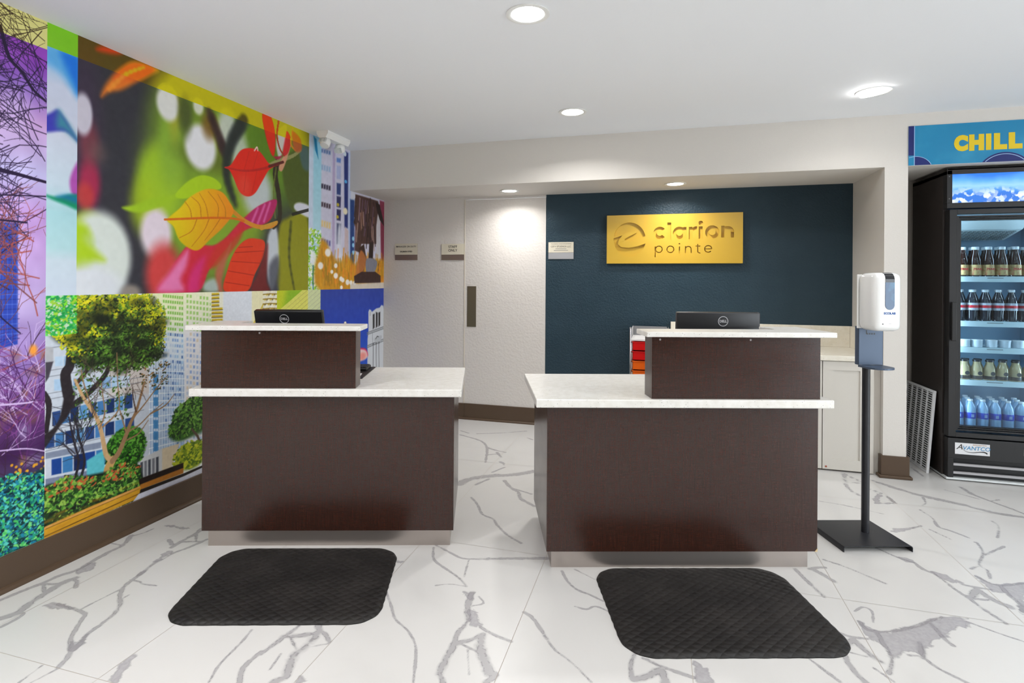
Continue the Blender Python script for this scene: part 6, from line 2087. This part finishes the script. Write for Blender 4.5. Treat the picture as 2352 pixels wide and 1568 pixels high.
cof = [('bottle', [(0.0, 0.001), (0.03, 0.001), (0.0325, 0.006), (0.0325, 0.065), (0.029, 0.088), (0.021, 0.106), (0.02, 0.124)], M['cream']),
       ('bottle_label', [(0.0326, 0.006), (0.033, 0.008), (0.033, 0.028), (0.0326, 0.03)], mat('dark_brown_band', (44, 38, 36), 0.4)),
       ('cap', [(0.0225, 0.1245), (0.023, 0.126), (0.023, 0.136), (0, 0.138)], mat('dark_metal_cap', (60, 58, 60), 0.3, metal=0.6))]
for k, r in enumerate(bottle_set('coffee_bottle', 'bottle', 'coffee bottles on the fourth cooler shelf', ['cream coffee drink bottle in the front row of the fourth shelf, %s from the left' % ORD[i] for i in range(6)], [0.158 + 0.0725 * k for k in range(6)], 0.13, SHELF[3] + 0.001, cof)):
    MB().lathe([(0.0, 0), (0.0135, 0.0), (0.0135, 0.001), (0, 0.001)], 20, (0.006, -0.0338, 0.047), 'y').build('round_emblem', mat('dark_round_emblem', (40, 44, 50), 0.4), r)
list(bottle_set('coffee_bottle', 'bottle', 'coffee bottles at the back of the fourth shelf', ['cream coffee drink bottle in the rear row of the fourth shelf, %s from the left' % ORD[i] for i in range(5)], [0.195 + 0.0725 * k for k in range(5)], 0.2, SHELF[3] + 0.001, cof))
wat = [('bottle', [(0.0, 0.001), (0.028, 0.001), (0.0325, 0.01), (0.031, 0.03), (0.0325, 0.05), (0.032, 0.07), (0.0325, 0.12), (0.028, 0.148), (0.016, 0.175), (0.013, 0.182)], M['water']),
       ('bottle_label', [(0.0327, 0.068), (0.0332, 0.07), (0.0332, 0.106), (0.0327, 0.108)], M['waterlabel']),
       ('cap', [(0.0145, 0.183), (0.015, 0.184), (0.015, 0.196), (0, 0.198)], M['cap'])]
for k, r in enumerate(bottle_set('water_bottle', 'bottle', 'water bottles on the cooler floor', ['water bottle in the front row on the cooler floor, %s from the left' % ORD[i] for i in range(6)], [0.12 + 0.071 * k for k in range(6)], 0.12, 0.337, wat)):
    MB().box(-0.012 + 0.004 * (k % 3), 0.004 + 0.004 * (k % 3), -0.0352, -0.0334, 0.078, 0.098).build('label_patch', M['patch'], r)
list(bottle_set('water_bottle', 'bottle', 'water bottles in the second row', ['water bottle in the middle row on the cooler floor, %s from the left' % ORD[i] for i in range(6)], [0.135 + 0.071 * k for k in range(6)], 0.195, 0.337, wat))
list(bottle_set('water_bottle', 'bottle', 'water bottles in the third row', ['water bottle in the rearmost row on the cooler floor, %s from the left' % ORD[i] for i in range(6)], [0.155 + 0.071 * k for k in range(6)], 0.27, 0.337, wat))

# ------------------------------------------------------------------ sign above the cooler
sg = empty('cooler_sign', 'turquoise sign panel with yellow capital letters above the cooler', 'sign', (1.611, HEADER_Y - 0.005, 2.118))
SW, SH = 1.02, 0.265
M['sky'] = mat('turquoise_sign_print', (20, 132, 178), 0.35, mottle=(5, (48, 150, 190), 0.5, 0.8))
M['navy'] = mat('navy_sign_print', (16, 32, 104), 0.35)
M['paleline'] = mat('pale_line_print', (160, 190, 226), 0.35)
M['yellow'] = mat('yellow_sign_print', (232, 200, 28), 0.35)
MB().box(0, SW, 0, 0.004, 0, SH, 0.0008).build('sign_board', M['sky'], sg)
MB().box(0, 0.031, -0.0006, 0, 0.066, SH).build('navy_band', M['navy'], sg)
MB().box(0.0315, 0.0355, -0.0008, 0, 0, SH).build('pale_line', M['paleline'], sg)


def half_disc(cx_, r, zc, z0=0.0, x_min=-1, x_max=9):
    ts = [math.pi * k / 60 for k in range(61)]
    pts_ = [(cx_ + r * math.cos(t), zc + r * math.sin(t)) for t in ts]
    pts_ = [(min(max(a, x_min), x_max), b) for a, b in pts_ if b >= z0]
    pts_ = [(pts_[0][0], z0)] + pts_ + [(pts_[-1][0], z0)]
    return pts_


def arc_band(cx_, r, w, zc, z0, x_min, x_max):
    ts = [math.pi * k / 80 for k in range(81)]
    o = [(cx_ + r * math.cos(t), zc + r * math.sin(t)) for t in ts]
    i = [(cx_ + (r - w) * math.cos(t), zc + (r - w) * math.sin(t)) for t in ts]
    keep = [k for k in range(81) if o[k][1] >= z0 and i[k][1] >= z0 and x_min <= o[k][0] <= x_max]
    return [o[k] for k in keep] + [i[k] for k in keep][::-1]


MB().prism(half_disc(0.535, 0.155, -0.094), 'y', -0.0006, 0).build('navy_disc', M['navy'], sg)
MB().prism(arc_band(0.535, 0.145, 0.004, -0.094, 0.0005, 0, 9), 'y', -0.0009, -0.0006).build('pale_arc', M['paleline'], sg)
MB().prism([(0.036, 0.0)] + [(0.036, 0.061)] + [(0.04 + 0.1 * math.sin(t), -0.045 + 0.106 * math.cos(t)) for t in [0.06 * k for k in range(1, 19)] if -0.045 + 0.106 * math.cos(t) > 0.0] + [(0.13, 0.0)], 'y', -0.0006, 0).build('navy_disc', M['navy'], sg)
MB().prism(arc_band(0.04, 0.1, 0.003, -0.04, 0.0005, 0, 9), 'y', -0.0011, -0.0007).build('pale_arc', M['paleline'], sg)
for ch, xa, xb in (('C', 0.257, 0.335), ('H', 0.340, 0.422), ('I', 0.432, 0.461), ('L', 0.475, 0.546), ('L', 0.554, 0.627)):
    t_ = text('sign_letter', ch, 0.124, M['yellow'], sg, (0, -0.001, 0), extrude=0.0006, offset=0.0105, align='LEFT')
    co = np.array([v.co[:] for v in t_.data.vertices])
    lo, hi = co.min(0), co.max(0)
    co[:, 0] = xa + (co[:, 0] - lo[0]) / (hi[0] - lo[0]) * (xb - xa)
    co[:, 1] = 0.079 + (co[:, 1] - lo[1]) / (hi[1] - lo[1]) * 0.107
    t_.data.vertices.foreach_set('co', co.ravel())

# ------------------------------------------------------------------ white vent grille leaning on the cooler
vg = empty('vent_grille', 'white vent grille panel leaning against the side of the cooler', 'grille', (1.80, 4.66, 0.0), 0)
vg.rotation_euler = (0, math.radians(4.2), 0)
GW, GH = 0.46, 0.577
M['gpaint'] = mat('white_grille_paint', (244, 246, 248), 0.4)
fr = MB()
for a in ((0, GW, 0.0, 0.016), (0, GW, GH - 0.016, GH), (0, 0.02, 0.016, GH - 0.016), (GW - 0.02, GW, 0.016, GH - 0.016)):
    fr.box(-0.004, 0.012, a[0], a[1], a[2], a[3], 0.002)
fr.build('grille_frame', M['gpaint'], vg)
for k in range(4):
    y = 0.02 + (GW - 0.04) * (k + 1) / 5
    MB().box(-0.003, 0.006, y - 0.006, y + 0.006, 0.014, GH - 0.014, 0.001).build('grille_mullion', M['gpaint'], vg)
sl = MB()
nsl = 34
for k in range(nsl):
    z = 0.016 + (GH - 0.032) * (k + 0.5) / nsl
    sl.prism([(-0.0025, z - 0.0022), (-0.0025, z + 0.0022), (0.004, z + 0.0022), (0.004, z - 0.0022)], 'y', 0.02, GW - 0.02)
s_ = sl.build('grille_slat', M['gpaint'], vg)
s_['kind'] = 'stuff'
MB().box(0.009, 0.0115, 0.018, GW - 0.018, 0.014, GH - 0.014).build('grille_backing', M['black'], vg)
